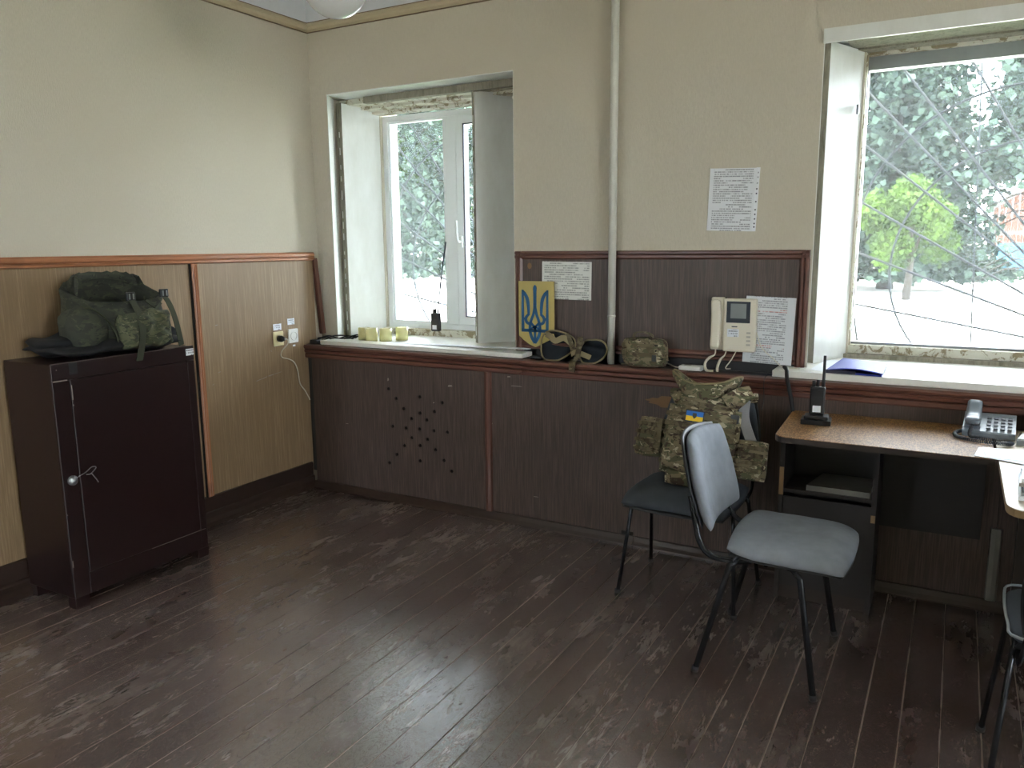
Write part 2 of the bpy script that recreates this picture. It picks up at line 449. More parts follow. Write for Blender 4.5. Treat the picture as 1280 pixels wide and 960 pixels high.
def B(a, b, name, mat, parent=None, world=False, bev=0): return MB().box(a, b, bev=bev).build(name, mat, parent, world)
def empty(name, loc, rot=(0,0,0)):
    o = bpy.data.objects.new(name, None); COL.objects.link(o); o.location = loc; o.rotation_euler = rot; o.empty_display_size = .05; return o
def tag(o, label=None, cat=None, group=None, kind=None):
    if label: o['label'] = label
    if cat: o['category'] = cat
    if group: o['group'] = group
    if kind: o['kind'] = kind
    return o
def thing(name, loc, label, cat, rot=(0,0,0), group=None):
    return tag(empty(name, loc, rot), label, cat, group)
def struct(name, loc=(0,0,0)): return tag(empty(name, loc), kind='structure')
def S(o): return tag(o, kind='structure')

YW = .16           # inner face of the window wall above the ledge
Y2 = .75           # outer face
XR, YB, ZC = 7.6, -5.0, 3.05
# ------------------------------------------------------------------ room shell
floor = struct('floor')
B((-.05, YB, -.12), (XR, .1, -.003), 'subfloor', 'joint_dust', floor)
xs = [.0, .10, .205, .30, .40, .52, .667, .763, .885, 1.03, 1.14, 1.26, 1.388, 1.49, 1.605, 1.70, 1.80, 1.935, 2.036, 2.15, 2.245, 2.32, 2.40, 2.51, 2.61, 2.73, 2.83, 2.92, 3.01, 3.11, 3.24, 3.342, 3.45, 3.557]
while xs[-1] < XR-.1: xs.append(xs[-1]+.108)
xs[-1] = XR
for i in range(len(xs)-1):
    a, b = xs[i]+.0010, xs[i+1]-.0010; dz = random.uniform(-.0012, .0012); dz2 = dz+random.uniform(-.0015, .0015)
    mb = MB(); e = .0020; n = 40; vs_, fs = [], []
    for k in range(n+1):
        y = YB+(0.02-YB)*k/n; w1 = .0005*noise.noise(Vector((i*3.1, y*2, 0))); w2 = .0005*noise.noise(Vector((i*3.1+7, y*2, 0)))
        for x, z in ((a+w1, -.02), (a+w1, dz-e), (a+e+w1, dz), (b-e+w2, dz2), (b+w2, dz2-e), (b+w2, -.02)): vs_.append((x, y, z))
    for k in range(n):
        for j in range(5): fs.append((k*6+j, k*6+j+1, (k+1)*6+j+1, (k+1)*6+j))
    fs += [tuple(range(6)), tuple(n*6+j for j in range(5, -1, -1))]
    fb = mb.add(vs_, fs).build('floorboard', 'floor_paint', floor, fix=True); fb.data.materials.append(MATS['worn_edge'])
    for q, pl_ in enumerate(fb.data.polygons):
        if q < n*5 and q % 5 in (1, 3) and (noise.noise(Vector((i*1.7+q % 5, q*.21, 0))) > -.08): pl_.material_index = 1
S(B((-.35, YB-.1, ZC), (XR+.1, Y2, ZC+.15), 'ceiling', 'white_plaster'))
wl = struct('wall_left'); B((-.35, YB, -.12), (0, Y2, ZC), 'plaster', 'wallpaper', wl)
t4 = struct('trim_4'); B((0, YB, 2.72), (.006, YW, ZC), 'whitewashed_band', 'upper_wall_whitewash', t4)
def wall_with_opening(name, axis, c0, c1, a0, a1, opens, z0, z1):
    # plain wall with openings added out of view to let fill daylight in
    mb = MB()
    def bx(u0, u1, w0, w1):
        if axis == 'x': mb.box((c0, u0, w0), (c1, u1, w1))
        else: mb.box((u0, c0, w0), (u1, c1, w1))
    cur = a0
    for u0, u1 in opens: bx(cur, u0, -.12, ZC); bx(u0, u1, -.12, z0); bx(u0, u1, z1, ZC); cur = u1
    bx(cur, a1, -.12, ZC)
    return S(mb.build(name, 'wallpaper'))
wall_with_opening('wall_right', 'x', XR, XR+.3, YB, Y2, [(-4.6, -2.9)], .9, 2.3)
wall_with_opening('wall_rear', 'y', YB-.3, YB, -.35, XR+.3, [(.4, .95)], 1.2, 2.25)
wb_ = struct('wall_back')
H0, H1 = .872, 2.318
mb = MB()
mb.box((-.0, YW, -.12), (XR, Y2, H0)); mb.box((0, YW, H1), (XR, Y2, ZC))
mb.build('masonry', 'wallpaper', wb_)
MB().prism([(-.0, YW), (.125, YW), (.05, .30), (.05, .56), (.18, .575), (.18, Y2), (0, Y2)], H0, H1).build('pier', 'wallpaper', wb_)
MB().prism([(1.36, YW), (2.835, YW), (2.79, .30), (2.79, .56), (2.955, .575), (2.955, Y2), (1.30, Y2), (1.30, .60), (1.36, .52)], H0, H1).build('pier', 'wallpaper', wb_)
MB().prism([(4.16, YW), (5.30, YW), (5.30, Y2), (4.10, Y2), (4.10, .58), (4.16, .52)], H0, H1).build('pier', 'wallpaper', wb_)
MB().prism([(6.80, YW), (XR, YW), (XR, Y2), (6.80, Y2)], H0, H1).build('pier', 'wallpaper', wb_)
B((0, YW-.006, 2.72), (XR, YW, ZC), 'whitewashed_band', 'upper_wall_whitewash', t4)
# white painted linings of the reveals
def lining(px, name='reveal_lining'):
    mb = MB()
    for (x0, y0), (x1, y1), nx, ny in px:
        mb.prism([(x0, y0), (x1, y1), (x1+nx, y1+ny), (x0+nx, y0+ny)], H0, H1-.001)
    return mb
lining([((.125, YW+.0005), (.05, .30), .003, .001), ((1.36, YW+.0005), (1.36, .52), -.003, 0)]).build('reveal_lining', 'white_paint', wb_)
lining([((2.835, YW+.0005), (2.79, .30), .003, .001), ((4.16, YW+.0005), (4.16, .52), -.003, 0)]).build('reveal_lining', 'white_paint', wb_)
B((.126, YW+.0005, H1-.004), (1.36, .60, H1), 'soffit', 'white_paint', wb_); B((2.836, YW+.0005, H1-.004), (4.16, .60, H1), 'soffit', 'white_paint', wb_)
# picture-rail cornice
c1 = struct('trim_1')
pr = [(0, 2.668), (.012, 2.668), (.022, 2.678), (.026, 2.692), (.022, 2.706), (.012, 2.716), (0, 2.716)]
MB().extr(pr, 'y', YB, YW).build('cornice_strip', 'cornice_cream', c1)
MB().extr([(YW-a, z) for a, z in pr], 'x', 0, XR).build('cornice_strip', 'cornice_cream', c1)
for z in (2.664, 2.716):
    B((0, YB, z), (.008, YW, z+.006), 'shadow_line', 'cornice_line', c1); B((0, YW-.008, z), (XR, YW, z+.006), 'shadow_line', 'cornice_line', c1)
# left dado: panels, rail and batten
d1 = struct('trim_2')
B((0, -.748, .15), (.016, .092, 1.375), 'veneer_panel', 'veneer_light', d1)
B((0, -2.60, .15), (.014, -.765, 1.375), 'veneer_panel', 'veneer_light', d1)
B((0, YB, .15), (.014, -2.605, 1.375), 'veneer_panel', 'veneer_light', d1)
rp = [(0, 1.372), (.020, 1.372), (.030, 1.378), (.030, 1.388), (.024, 1.392), (.030, 1.398), (.030, 1.410), (.022, 1.420), (0, 1.420)]
MB().extr(rp, 'y', YB, -.192).build('dado_rail', 'pine_y', d1)
MB().extr([(x-.001, z) for x, z in rp], 'y', -.190, .098).build('dado_rail', 'pine_y', d1)
vp = [(0, -.782), (.026, -.782), (.030, -.776), (.024, -.770), (.030, -.763), (.024, -.757), (.026, -.748), (0, -.748)]
MB().extr(vp, 'z', .152, 1.372).build('batten', 'pine_z', d1)
B((0, -.792, .15), (.020, -.782, 1.372), 'joint_strip', 'dark_gap', d1)  # dark strip along the batten joint
MB().add([(.03, .090, 1.385), (.03, .118, 1.385), (.012, .118, 1.385), (.012, .090, 1.385), (.038, .125, .93), (.038, .155, .93), (.015, .155, .93), (.015, .125, .93)],
    [(0,1,2,3),(4,5,6,7),(0,1,5,4),(1,2,6,5),(2,3,7,6),(3,0,4,7)]).build('batten', 'mahogany_z', d1)
mb = MB()
for y0, z0, y1, z1, w in ((-.40, .716, -.36, .722, .004), (-.355, .722, -.32, .729, .005), (-.31, .731, -.27, .735, .006), (-.265, .736, -.21, .741, .003), (-.655, 1.05, -.64, 1.052, .004), (-.395, .66, -.39, .66, .004), (-.62, .40, -.615, .41, .004), (-.66, .80, -.64, .803, .003), (-.28, .875, -.274, .866, .006), (-.7, .74, -.69, .745, .003)):
    mb.add([(.0165, y0, z0-w/2), (.0165, y1, z1-w/3), (.0165, y1, z1+w/2), (.0165, y0, z0+w/3)], [(0, 1, 2, 3)])
tag(mb.build('scratches', 'chipped_edge', d1, fix=False), kind='stuff')
# baseboards
bl = struct('baseboard_left')
MB().extr([(0, 0), (.052, 0), (.050, .022), (.040, .034), (.034, .040), (.034, .062), (.030, .070), (.022, .074), (.022, .150), (.012, .158), (0, .158)], 'y', YB, .0).build('skirting', 'baseboard_paint', bl)
MB().extr([(XR-.03, 0), (XR, 0), (XR, .1), (XR-.03, .1)], 'y', YB, .0).build('skirting', 'baseboard_paint', bl)
bb = struct('baseboard_back')
pf = [(0, 0), (-.030, 0), (-.030, .008), (-.020, .022), (-.016, .030), (-.010, .042), (0, .044)]
MB().extr(pf, 'x', .05, 2.105).build('skirting', 'baseboard_paint', bb); MB().extr(pf, 'x', 2.108, XR).build('skirting', 'baseboard_paint', bb)

# ------------------------------------------------------------------ radiator casing under the windows
rc = thing('radiator_casing', (1.3, 0, 0), 'long backlit veneered casing below the windows with a cross of drilled holes', 'wall panel')
def holed_panel(x0, x1, z0, z1, holes, r, t, name, mat, parent):
    cu = bpy.data.curves.new(name, 'CURVE'); cu.dimensions = '2D'; cu.fill_mode = 'BOTH'; cu.extrude = t/2
    def sp(pts):
        s_ = cu.splines.new('POLY'); s_.points.add(len(pts)-1); s_.use_cyclic_u = True
        for q, p in zip(s_.points, pts): q.co = (p[0], p[1], 0, 1)
    sp([(x0, z0), (x1, z0), (x1, z1), (x0, z1)])
    for hx, hz in holes: sp([(hx+r*math.cos(-2*PI*k/14), hz+r*math.sin(-2*PI*k/14)) for k in range(14)])
    o = bpy.data.objects.new('tmp', cu); COL.objects.link(o)
    me = bpy.data.meshes.new_from_object(o); bpy.data.objects.remove(o)
    L = parent.location
    for v in me.vertices: v.co = Vector((v.co.x, v.co.z+t/2, v.co.y))-L
    me.materials.clear(); me.materials.append(MATS[mat]); me.name = name
    ob = bpy.data.objects.new(name, me); COL.objects.link(ob); ob.parent = parent; return ob
hl = [(.626, .656), (.678, .604), (.729, .551), (.781, .499), (.841, .628), (.84, .536), (.885, .502), (.937, .554), (.99, .609), (.741, .441), (.646, .441), (.834, .445), (.93, .445), (1.019, .446), (.778, .388), (.886, .392), (.725, .337), (.67, .279), (.615, .222), (.835, .35), (.832, .261), (.939, .338), (.993, .284), (1.043, .229)]
holed_panel(.055, 1.285, .0, .86, hl, .0105, .008, 'veneer_panel', 'veneer_shaded', rc)
B((1.285, 0, 0), (2.56, .008, .86), 'veneer_panel', 'veneer_shaded', rc, True)
B((2.562, 0, 0), (3.60, .008, .86), 'veneer_panel', 'veneer_shaded', rc, True)
B((3.602, 0, 0), (XR, .008, .86), 'veneer_panel', 'veneer_shaded', rc, True)
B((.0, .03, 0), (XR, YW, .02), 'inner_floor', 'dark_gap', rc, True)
B((.06, .05, .02), (3.9, .06, .85), 'dark_backing', 'dark_gap', rc, True)  # dark sheet added behind the holes, stands in for the unlit hollow
B((.045, .008, .02), (.055, YW, .86), 'end_board', 'ledge_dark', rc, True)
B((.02, .01, .10), (.044, .03, .87), 'edge_strip', 'steel_dark', rc, True)
B((.03, .0, .852), (XR, YW, .868), 'ledge', 'ledge_dark', rc, True)
tp = [(.008, .800), (-.010, .800), (-.014, .806), (-.014, .822), (-.006, .827), (-.018, .834), (-.020, .846), (-.012, .851), (-.020, .857), (-.024, .866), (-.020, .876), (.016, .880), (.016, .868), (.008, .85)]
MB().extr(tp, 'x', .02, 1.49).build('top_moulding', 'mahogany_x', rc, True)
MB().extr([(y-.001, z-.001) for y, z in tp], 'x', 1.492, 2.345).build('top_moulding', 'mahogany_x', rc, True)
MB().extr([(y, z-.002) for y, z in tp], 'x', 2.347, 3.9).build('top_moulding', 'mahogany_x', rc, True)
MB().extr(tp, 'x', 3.902, XR).build('top_moulding', 'mahogany_x', rc, True)
MB().extr([(3.58, 0), (3.584, -.012), (3.60, -.015), (3.616, -.012), (3.622, 0)], 'z', .042, .34).build('lit_batten', 'shelf_grey', rc, True)  # paler colour paints the window light reflected on this batten
for x in (1.2635,): MB().extr([(x, 0), (x+.004, -.012), (x+.02, -.015), (x+.036, -.012), (x+.042, 0)], 'z', .042, .80).build('batten', 'mahogany_z', rc, True)
mb = MB()
for (x, z, w, h, sd_) in ((2.235, .725, .16, .055, 1), (2.36, .70, .16, .05, 5)):
    pts = []
    for k in range(26):
        t = 2*PI*k/26; rr = 1+.35*noise.noise(Vector((math.cos(t)*2, math.sin(t)*2, sd_)))
        pts.append((x+w/2*rr*math.cos(t), -.0006, z+h/2*rr*math.sin(t)*(1 if math.cos(t) > -.3 else .6)))
    mb.add(pts, [tuple(range(26))])
mb.build('bare_patch', 'bare_chipboard', rc, True, fix=False)
mb = MB()
for x, z, w, h in ((1.42, .735, .07, .004), (1.40, .78, .02, .006), (1.30, .52, .008, .01), (.30, .42, .02, .004), (1.55, .16, .03, .004), (.62, .70, .012, .02), (1.03, .70, .03, .012), (2.05, .845, .03, .006), (.93, .60, .01, .008)):
    mb.add([(x, -.0006, z), (x+w, -.0006, z+h*.3), (x+w*.8, -.0006, z+h), (x+.1*w, -.0006, z+h*.8)], [(0, 1, 2, 3)])
tag(mb.build('scratches', 'chipped_edge', rc, True, fix=False), kind='stuff')
B((2.04, -.004, .045), (2.10, .0, .062), 'mouse_hole', 'dark_gap', rc, True)

# upper dado board between the windows
ud = struct('trim_3')
X0, X1, Z0, Z1 = 1.372, 2.828, .915, 1.420
B((X0+.03, YW-.012, Z0+.02), (X1-.03, YW, Z1-.03), 'veneer_panel', 'veneer_shaded', ud)
fp = lambda: [(YW, 0), (YW-.014, 0), (YW-.022, .006), (YW-.022, .014), (YW-.016, .018), (YW-.022, .023), (YW-.022, .032), (YW-.012, .042), (YW, .044)]
MB().extr([(y, Z1-z) for y, z in fp()], 'x', X0, X1).build('frame_rail', 'mahogany_x', ud)
MB().extr([(y, Z0+z) for y, z in fp()], 'x', X0+.04, X1-.04).build('frame_rail', 'mahogany_x', ud)
MB().extr([(X0+z, y) for y, z in fp()], 'z', Z0-.02, Z1-.002).build('frame_stile', 'mahogany_z', ud)
MB().extr([(X1-z, y) for y, z in fp()], 'z', Z0-.02, Z1-.002).build('frame_stile', 'mahogany_z', ud)
B((X0+.04, YW-.003, .869), (X1-.03, YW-.0005, Z0), 'gap_strip', 'ledge_dark', ud)
mb = MB(); pts = [(1.455+.012*math.cos(2*PI*k/12)*(1+.4*noise.noise(Vector((k, 0, 0)))), YW-.0126, 1.345+.016*math.sin(2*PI*k/12)) for k in range(12)]
mb.add(pts, [tuple(range(12))]); mb.build('bare_patch', 'bare_chipboard', ud, fix=False)

# ------------------------------------------------------------------ windows
def ring(mb, x0, x1, z0, z1, w, y0, y1, wb=None, wt=None):
    wb = wb or w; wt = wt or w
    mb.box((x0, y0, z0), (x1, y1, z0+wb)); mb.box((x0, y0, z1-wt), (x1, y1, z1)); mb.box((x0, y0, z0+wb), (x0+w, y1, z1-wt)); mb.box((x1-w, y0, z0+wb), (x1, y1, z1-wt)); return mb
w1 = struct('window_1')
ring(MB(), .18, 1.30, .935, 2.245, .035, .60, .66).build('window_frame', 'pvc', w1)
B((.635, .597, .97), (.725, .66, 2.21), 'mullion', 'pvc', w1, bev=.004)
ring(MB(), .728, 1.265, .972, 2.208, .05, .592, .65).build('sash', 'pvc', w1)
ring(MB(), .776, 1.217, 1.020, 2.160, .006, .590, .60).build('sash_gasket', 'gasket', w1)
ring(MB(), .215, .635, .970, 2.210, .012, .61, .63).build('pane_bead', 'pvc', w1)
B((.222, .628, .98), (.632, .632, 2.20), 'pane', 'window_glass', w1); B((.778, .618, 1.022), (1.215, .622, 2.158), 'pane', 'window_glass', w1)
mb = MB(); mb.box((.742, .578, 1.44), (.768, .592, 1.51), bev=.004); mb.tube([(.755, .580, 1.475), (.755, .555, 1.475), (.752, .548, 1.50), (.748, .548, 1.60)], [.008, .008, .009, .007], 8, 3)
mb.build('window_handle', 'pvc', w1)
mb = MB(); mb.tube([(.20, .655, 1.7), (.225, .65, 1.35), (.21, .65, 1.15), (.235, .65, 1.0), (.29, .64, .975)], .004, 6, 6)
mb.build('cable', 'cord_white', w1)
# stepped old header and lower timber
B((.28, .30, 2.275), (1.335, .34, 2.312), 'header_batten', 'old_grey_wood', w1)
MB().extr([(.34, 2.314), (.34, 2.285), (.44, 2.283), (.44, 2.268), (.52, 2.266), (.52, 2.252), (.60, 2.25), (.60, 2.314)], 'x', .06, 1.33).build('old_header', 'peeling_paint', w1)
B((.08, .55, H0), (1.30, .60, .935), 'old_bottom_rail', 'peeling_paint', w1)
# splayed panel at the left, shutter leaf at the right
def leafboard(p0, p1, th, z0, z1, win, strip='old_grey_wood', board='white_paint', side=1):
    p0 = Vector((*p0, 0)); p1 = Vector((*p1, 0)); d = (p1-p0).normalized(); nrm = Vector((-d.y, d.x, 0))*side*th
    q = [p0, p1, p1+nrm, p0+nrm]
    if side < 0: q = q[::-1]
    MB().prism([(v.x, v.y) for v in q], z0, z1).build('shutter_leaf', board, win)
    e = p0-d*.003; q = [e, p0, p0+nrm, e+nrm]
    if side < 0: q = q[::-1]
    st = MB().prism([(v.x, v.y) for v in q], z0, z1+.004).build('edge_strip', strip, win)
    mb = MB(); z = z0+.05
    while z < z1-.15:
        h = random.uniform(.02, .06); c = e-d*.0012+nrm*.5
        mb.box((c.x-.002, c.y-.002, z), (c.x+.002, c.y+.002, z+h)); z += h+random.uniform(.02, .07)
    tag(mb.build('hinge_pins', 'white_paint', win), kind='stuff')
    h = MB().box((-.001, -.001, 0), (.001, .001, .06)); 
leafboard((.112, .30), (.18, .592), .05, .888, 2.29, w1, side=1)
leafboard((1.005, .36), (1.25, .63), .042, .888, 2.288, w1, side=1)
# sills
s1 = MB().box((.112, .02, .880), (1.478, .13, .904), bev=.003).build('sill_board', 'sill_white', w1)
B((.128, .125, .872), (1.41, .60, .896), 'sill_board', 'sill_white', w1, bev=.002)
w2 = struct('window_2')
ring(MB(), 2.92, 4.10, .92, 2.315, .04, .60, .68, wb=.045, wt=.03).build('window_frame', 'peeling_paint', w2)
ring(MB(), 2.955, 4.07, .962, 2.287, .008, .64, .70, wb=.014, wt=.06).build('outer_frame', 'steel_dull', w2)
B((2.96, .655, .975), (4.063, .659, 2.23), 'pane', 'window_glass', w2)
B((2.93, .555, .872), (4.12, .60, .925), 'old_bottom_rail', 'old_grey_wood', w2)
MB().extr([(.34, 2.314), (.34, 2.304), (.52, 2.304), (.52, 2.296), (.60, 2.296), (.60, 2.314)], 'x', 2.90, 4.13).build('old_header', 'old_grey_wood', w2)
leafboard((2.842, .30), (2.955, .596), .068, .892, 2.300, w2, side=1)
B((2.833, YW-.012, 2.262), (4.16, YW+.004, 2.318), 'head_casing', 'white_paint', w2)
MB().box((2.935, .5, 2.02), (2.944, .52, 2.06)).build('latch_plate', 'steel_dull', w2)
B((2.718, .012, .878), (4.30, .555, .906), 'sill_board', 'sill_white', w2, bev=.002)
w3 = struct('added_window')      # unseen window added beyond the right edge of the frame to brighten the room
ring(MB(), 5.30, 6.80, .88, 2.315, .05, .60, .66).build('window_frame', 'peeling_paint', w3)
B((5.36, .655, .93), (6.74, .659, 2.26), 'pane', 'window_glass', w3)
B((5.31, .02, .878), (6.79, .6, .906), 'sill_board', 'sill_white', w3)
# iron grilles outside
def grille(dx, label):
    x0, x1, z0, z1, y = 2.90+dx, 4.16+dx, .93, 2.34, .80
    g = thing('window_grille', ((x0+x1)/2, y, z0), label, 'window grille')
    def bar(pts, r=.006, sm=0): MB().tube([(p[0]+dx, y+(p[2] if len(p) > 2 else 0), p[1]) for p in pts], r, 6, sm).build('bar', 'wrought_iron', g, True)
    cx, cz = 4.14, .93
    for (xa, za, xb, zb) in ((2.92, 2.19, 4.08, .88+.04), (3.08, 2.27, 4.05, .965), (3.33, 2.33, 4.10, 1.0), (2.90, 1.955, 4.12, .935), (2.90, 1.675, 4.12, .93), (2.90, 1.42, 4.12, .935), (2.90, 1.155, 4.12, .935), (3.62, 2.33, 4.14, 1.0), (3.9, 2.33, 4.14, 1.0)):
        bar([(xa, za), (xb, zb)])
    def arc(cx, cz, r, a0, a1, n=28): bar([(cx+r*math.cos(math.radians(a0+(a1-a0)*k/n)), cz+r*math.sin(math.radians(a0+(a1-a0)*k/n)), .012) for k in range(n+1)])
    arc(3.633, 1.425, .714, 40, 182); arc(3.683, 1.315, .586, 45, 220)
    bar([(2.92, 1.42, .012), (2.93, 1.2, .012), (2.975, .94, .012)])
    bar([(3.41, 2.33, .02), (3.45, 1.4, .02), (3.47, .94, .02)], .004)
    mb = ring(MB(), x0, x1, z0, z1, .014, y-.006, y+.006); mb.v = [(p[0]+0, p[1], p[2]) for p in mb.v]
    mb.build('frame', 'wrought_iron', g, True)
grille(0, 'wrought iron grille of rays and arcs outside the right window'); grille(-2.87, 'wrought iron grille of rays and arcs outside the left window')
# heating pipe
hp = thing('heating_pipe', (1.925, .115, .868), 'white painted vertical heating pipe between the two windows', 'pipe')
MB().cyl((1.925, .115, .868), (1.925, .115, ZC), .019, 18).build('pipe', 'pipe_paint', hp, True)
mb = MB(); mb.cyl((1.925, .115, 1.1), (1.925, .115, 1.108), .0205, 14); mb.build('weld_ring', 'pipe_paint', hp, True)
# lamp
gl = thing('pendant_lamp', (1.40, -1.20, ZC), 'pale glass globe lamp hanging from the ceiling', 'lamp')
prof = [(.035, .115)]+[(.118*math.sin(PI*k/20), .118*math.cos(PI*k/20)) for k in range(3, 20)]+[(.001, -.118)]
MB().lathe(prof, 40, M_((1.40, -1.20, 2.365))).build('globe', 'opal_glass', gl, True)
MB().cyl((1.40, -1.20, 2.49), (1.40, -1.20, 3.01), .008).build('rod', 'steel_dull', gl, True)
MB().lathe([(.0, .04), (.05, .04), (.045, .0), (.038, -.02), (0, -.02)], 24, M_((1.40, -1.20, 3.01))).build('ceiling_rose', 'white_plastic', gl, True)
MB().lathe([(.0, .03), (.04, .03), (.045, -.01), (0, -.01)], 24, M_((1.40, -1.20, 2.48))).build('holder', 'white_plastic', gl, True)

# ------------------------------------------------------------------ outside
GZ = -.1
S(B((-70, -40, GZ-.3), (60, 120, GZ), 'ground', 'concrete_ground'))
S(B((-40, .76, GZ-.02), (40, 8.2, GZ+.01), 'added_lawn', 'added_grass'))  # grass strip added out of view to cut light bouncing off the ground
def quads(cent, size, axes_a, axes_b):
    n = len(cent); a = axes_a*size[:, None]; b = axes_b*size[:, None]
    V = np.stack([cent-a-b*.6, cent+a-b*.6, cent+a*.6+b, cent-a*.6+b], 1).reshape(-1, 3)
    return V, n
def fastmesh(name, V, n, mat, parent):
    me = bpy.data.meshes.new(name); me.vertices.add(4*n); me.vertices.foreach_set('co', V.astype(np.float32).ravel())
    me.loops.add(4*n); me.loops.foreach_set('vertex_index', np.arange(4*n, dtype=np.int32))
    me.polygons.add(n); me.polygons.foreach_set('loop_start', np.arange(0, 4*n, 4, dtype=np.int32))
    me.update(calc_edges=True); me.validate(); me.materials.append(MATS[mat])
    o = bpy.data.objects.new(name, me); COL.objects.link(o); o.parent = parent; return o
def unit(a): return a/np.linalg.norm(a, axis=1, keepdims=True)
def spruce(x, y, h, r, label, n=9000, seed=1, z0=0.03, sz=(.05, .14)):
    rg = np.random.RandomState(seed); t = thing('spruce', (x, y, GZ), label, 'tree', group=None)
    zf = rg.rand(n)**1.25; z = (z0+(1-z0)*zf)*h
    lev = np.floor(z/h*26)/26*h; z = lev+(z-lev)*.35
    L = (1-z/h)**.85*r*(.8+.35*rg.rand(n)); br = rg.randint(0, 9, n); ang = br*2*PI/9+lev*3.7+rg.normal(0, .12, n)
    sfr = rg.rand(n)**.55
    rad = L*sfr; drop = -.28*rad*sfr-rg.rand(n)**2*.5
    c = np.stack([rad*np.cos(ang), rad*np.sin(ang), z+drop], 1)+rg.normal(0, .06, (n, 3))
    c[:, 2] = np.where(c[:, 2] < .38, .38+.25*rg.rand(n), c[:, 2])
    a = unit(rg.normal(0, 1, (n, 3))*[1, 1, .5]); d = unit(np.cross(a, rg.normal(0, 1, (n, 3))))
    s_ = sz[0]+(sz[1]-sz[0])*rg.rand(n)
    k = n*3//5
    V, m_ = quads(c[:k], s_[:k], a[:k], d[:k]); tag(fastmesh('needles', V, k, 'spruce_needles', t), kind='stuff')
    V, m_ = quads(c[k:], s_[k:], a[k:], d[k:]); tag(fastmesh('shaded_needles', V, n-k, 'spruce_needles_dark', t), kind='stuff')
    MB().tube([(0, 0, 0), (0, 0, h*.5), (0, 0, h*.97)], [h*.018, h*.011, .02], 8).build('trunk', 'bark', t)
    mb = MB()
    for i in range(60):
        zz = h*(.06+.85*rg.rand()); LL = (1-zz/h)**.85*r*.85; aa = rg.rand()*2*PI
        mb.tube([(0, 0, zz), (LL*.5*math.cos(aa), LL*.5*math.sin(aa), zz-.04*LL), (LL*math.cos(aa), LL*math.sin(aa), zz-.26*LL)], [.035, .025, .01], 4)
    tag(mb.build('boughs', 'bark', t), kind='stuff')
    return t
def broadleaf(x, y, h, r, label, n=5000, seed=1, trunk=.14, base=.25, sz=.13):
    rg = np.random.RandomState(seed); t = thing('broadleaf_tree', (x, y, GZ), label, 'tree')
    cl = rg.normal(0, 1, (14, 3)); cl = unit(cl)*(.35+.5*rg.rand(14, 1)); cl = cl*[r, r, h*(1-base)/2]+[0, 0, h*(base+1)/2]
    i = rg.randint(0, 14, n); c = cl[i]+unit(rg.normal(0, 1, (n, 3)))*(rg.rand(n, 1)**.4)*r*.42
    a = unit(rg.normal(0, 1, (n, 3))); d = unit(np.cross(a, rg.normal(0, 1, (n, 3))))
    V, _ = quads(c, sz*(.6+.8*rg.rand(n)), a, d); tag(fastmesh('leaves', V, n, 'green_leaves', t), kind='stuff')
    mb = MB(); mb.tube([(0, 0, 0), (.05, 0, h*.35), (0, 0.05, h*.75)], [trunk, trunk*.7, .03], 8)
    for q in cl[:8]: mb.tube([(.05, 0, h*.35), tuple(q*.6+np.array([0, 0, h*.2])), tuple(q)], [trunk*.5, trunk*.3, .015], 5)
    mb.build('trunk', 'bark', t); return t
spruce(1.25, 26, 15, 3.8, 'tall blue spruce seen through the left half of the right window', 34000, 3)
spruce(5.7, 24, 13, 3.2, 'blue spruce whose drooping boughs hang over the gate', 22000, 5, z0=.31)
spruce(.6, 40, 17, 3.6, 'blue spruce standing further back behind the yellow-green tree', 14000, 8)
spruce(-14.8, 24, 14, 4.2, 'blue spruce seen through the right part of the left window', 14000, 11, z0=.06)
spruce(-21.5, 30, 12, 4.0, 'blue spruce at the left edge of the left window view', 9000, 13, z0=.05)
broadleaf(2.2, 20.5, 3.1, 1.35, 'young yellow-green tree with a dark trunk in front of the big spruce', 5200, 21, .11, .25, .055)
broadleaf(-18.6, 23, 7.5, 2.4, 'light green broadleaf tree outside the left window', 9000, 22, .15, .2, .15)
broadleaf(1.4, 2.7, 6.4, 1.9, 'added leafy tree out of view by the house wall, shading the left window', 15000, 31, .10, .5, .09)  # unseen tree added to keep sun off the left window
broadleaf(-24.5, 36, 9, 3.6, 'light green tree far left beyond the left window', 6000, 23, .2, .12, .18)
# gate, wall and barn across the yard
g = thing('metal_gate', (6.2, 42, GZ), 'sky blue metal gate across the yard seen in the right window', 'gate')
for k in range(4): B((5.0+k*.62, 41.96, GZ), (5.60+k*.62, 42.0, 1.25), 'gate_panel', 'gate_blue', g, True)
ring(MB(), 4.93, 7.5, GZ, 1.36, .09, 41.9, 42.02).build('gate_frame', 'gate_blue', g, True)
t = thing('yard_wall', (2, 44, GZ), 'whitewashed yard wall beside the blue gate', 'wall')
B((-8, 43.0, GZ), (4.7, 43.3, 1.75), 'wall_body', 'whitewash', t, True); B((7.6, 43.0, GZ), (14, 43.3, 1.75), 'wall_body', 'whitewash', t, True); B((-8, 42.9, 1.75), (14, 43.4, 1.95), 'coping', 'roof_slate', t, True)
t = thing('barn', (7.2, 48, GZ), 'brown plank barn gable rising behind the whitewashed wall', 'building')
for k in range(17):
    x = 4.75+k*.29; zt = 3.05+(x+.14-4.75)*.72 if x < 7.2 else 3.05+(9.65-x-.14)*.72
    MB().extr([(x, GZ), (x+.27, GZ), (x+.27, zt+.05), (x, zt-.03)], 'y', 46, 46.05+.02*(k % 2)).build('plank', 'plank_brown', t, True)
B((4.8, 46.06, GZ), (9.6, 52, 2.7), 'barn_body', 'facade_plaster', t, True)
MB().extr([(4.3, 2.75), (7.2, 4.85), (10.1, 2.75), (10.1, 3.0), (7.2, 5.1), (4.3, 3.0)], 'y', 45.6, 52.3).build('roof', 'roof_slate', t, True)
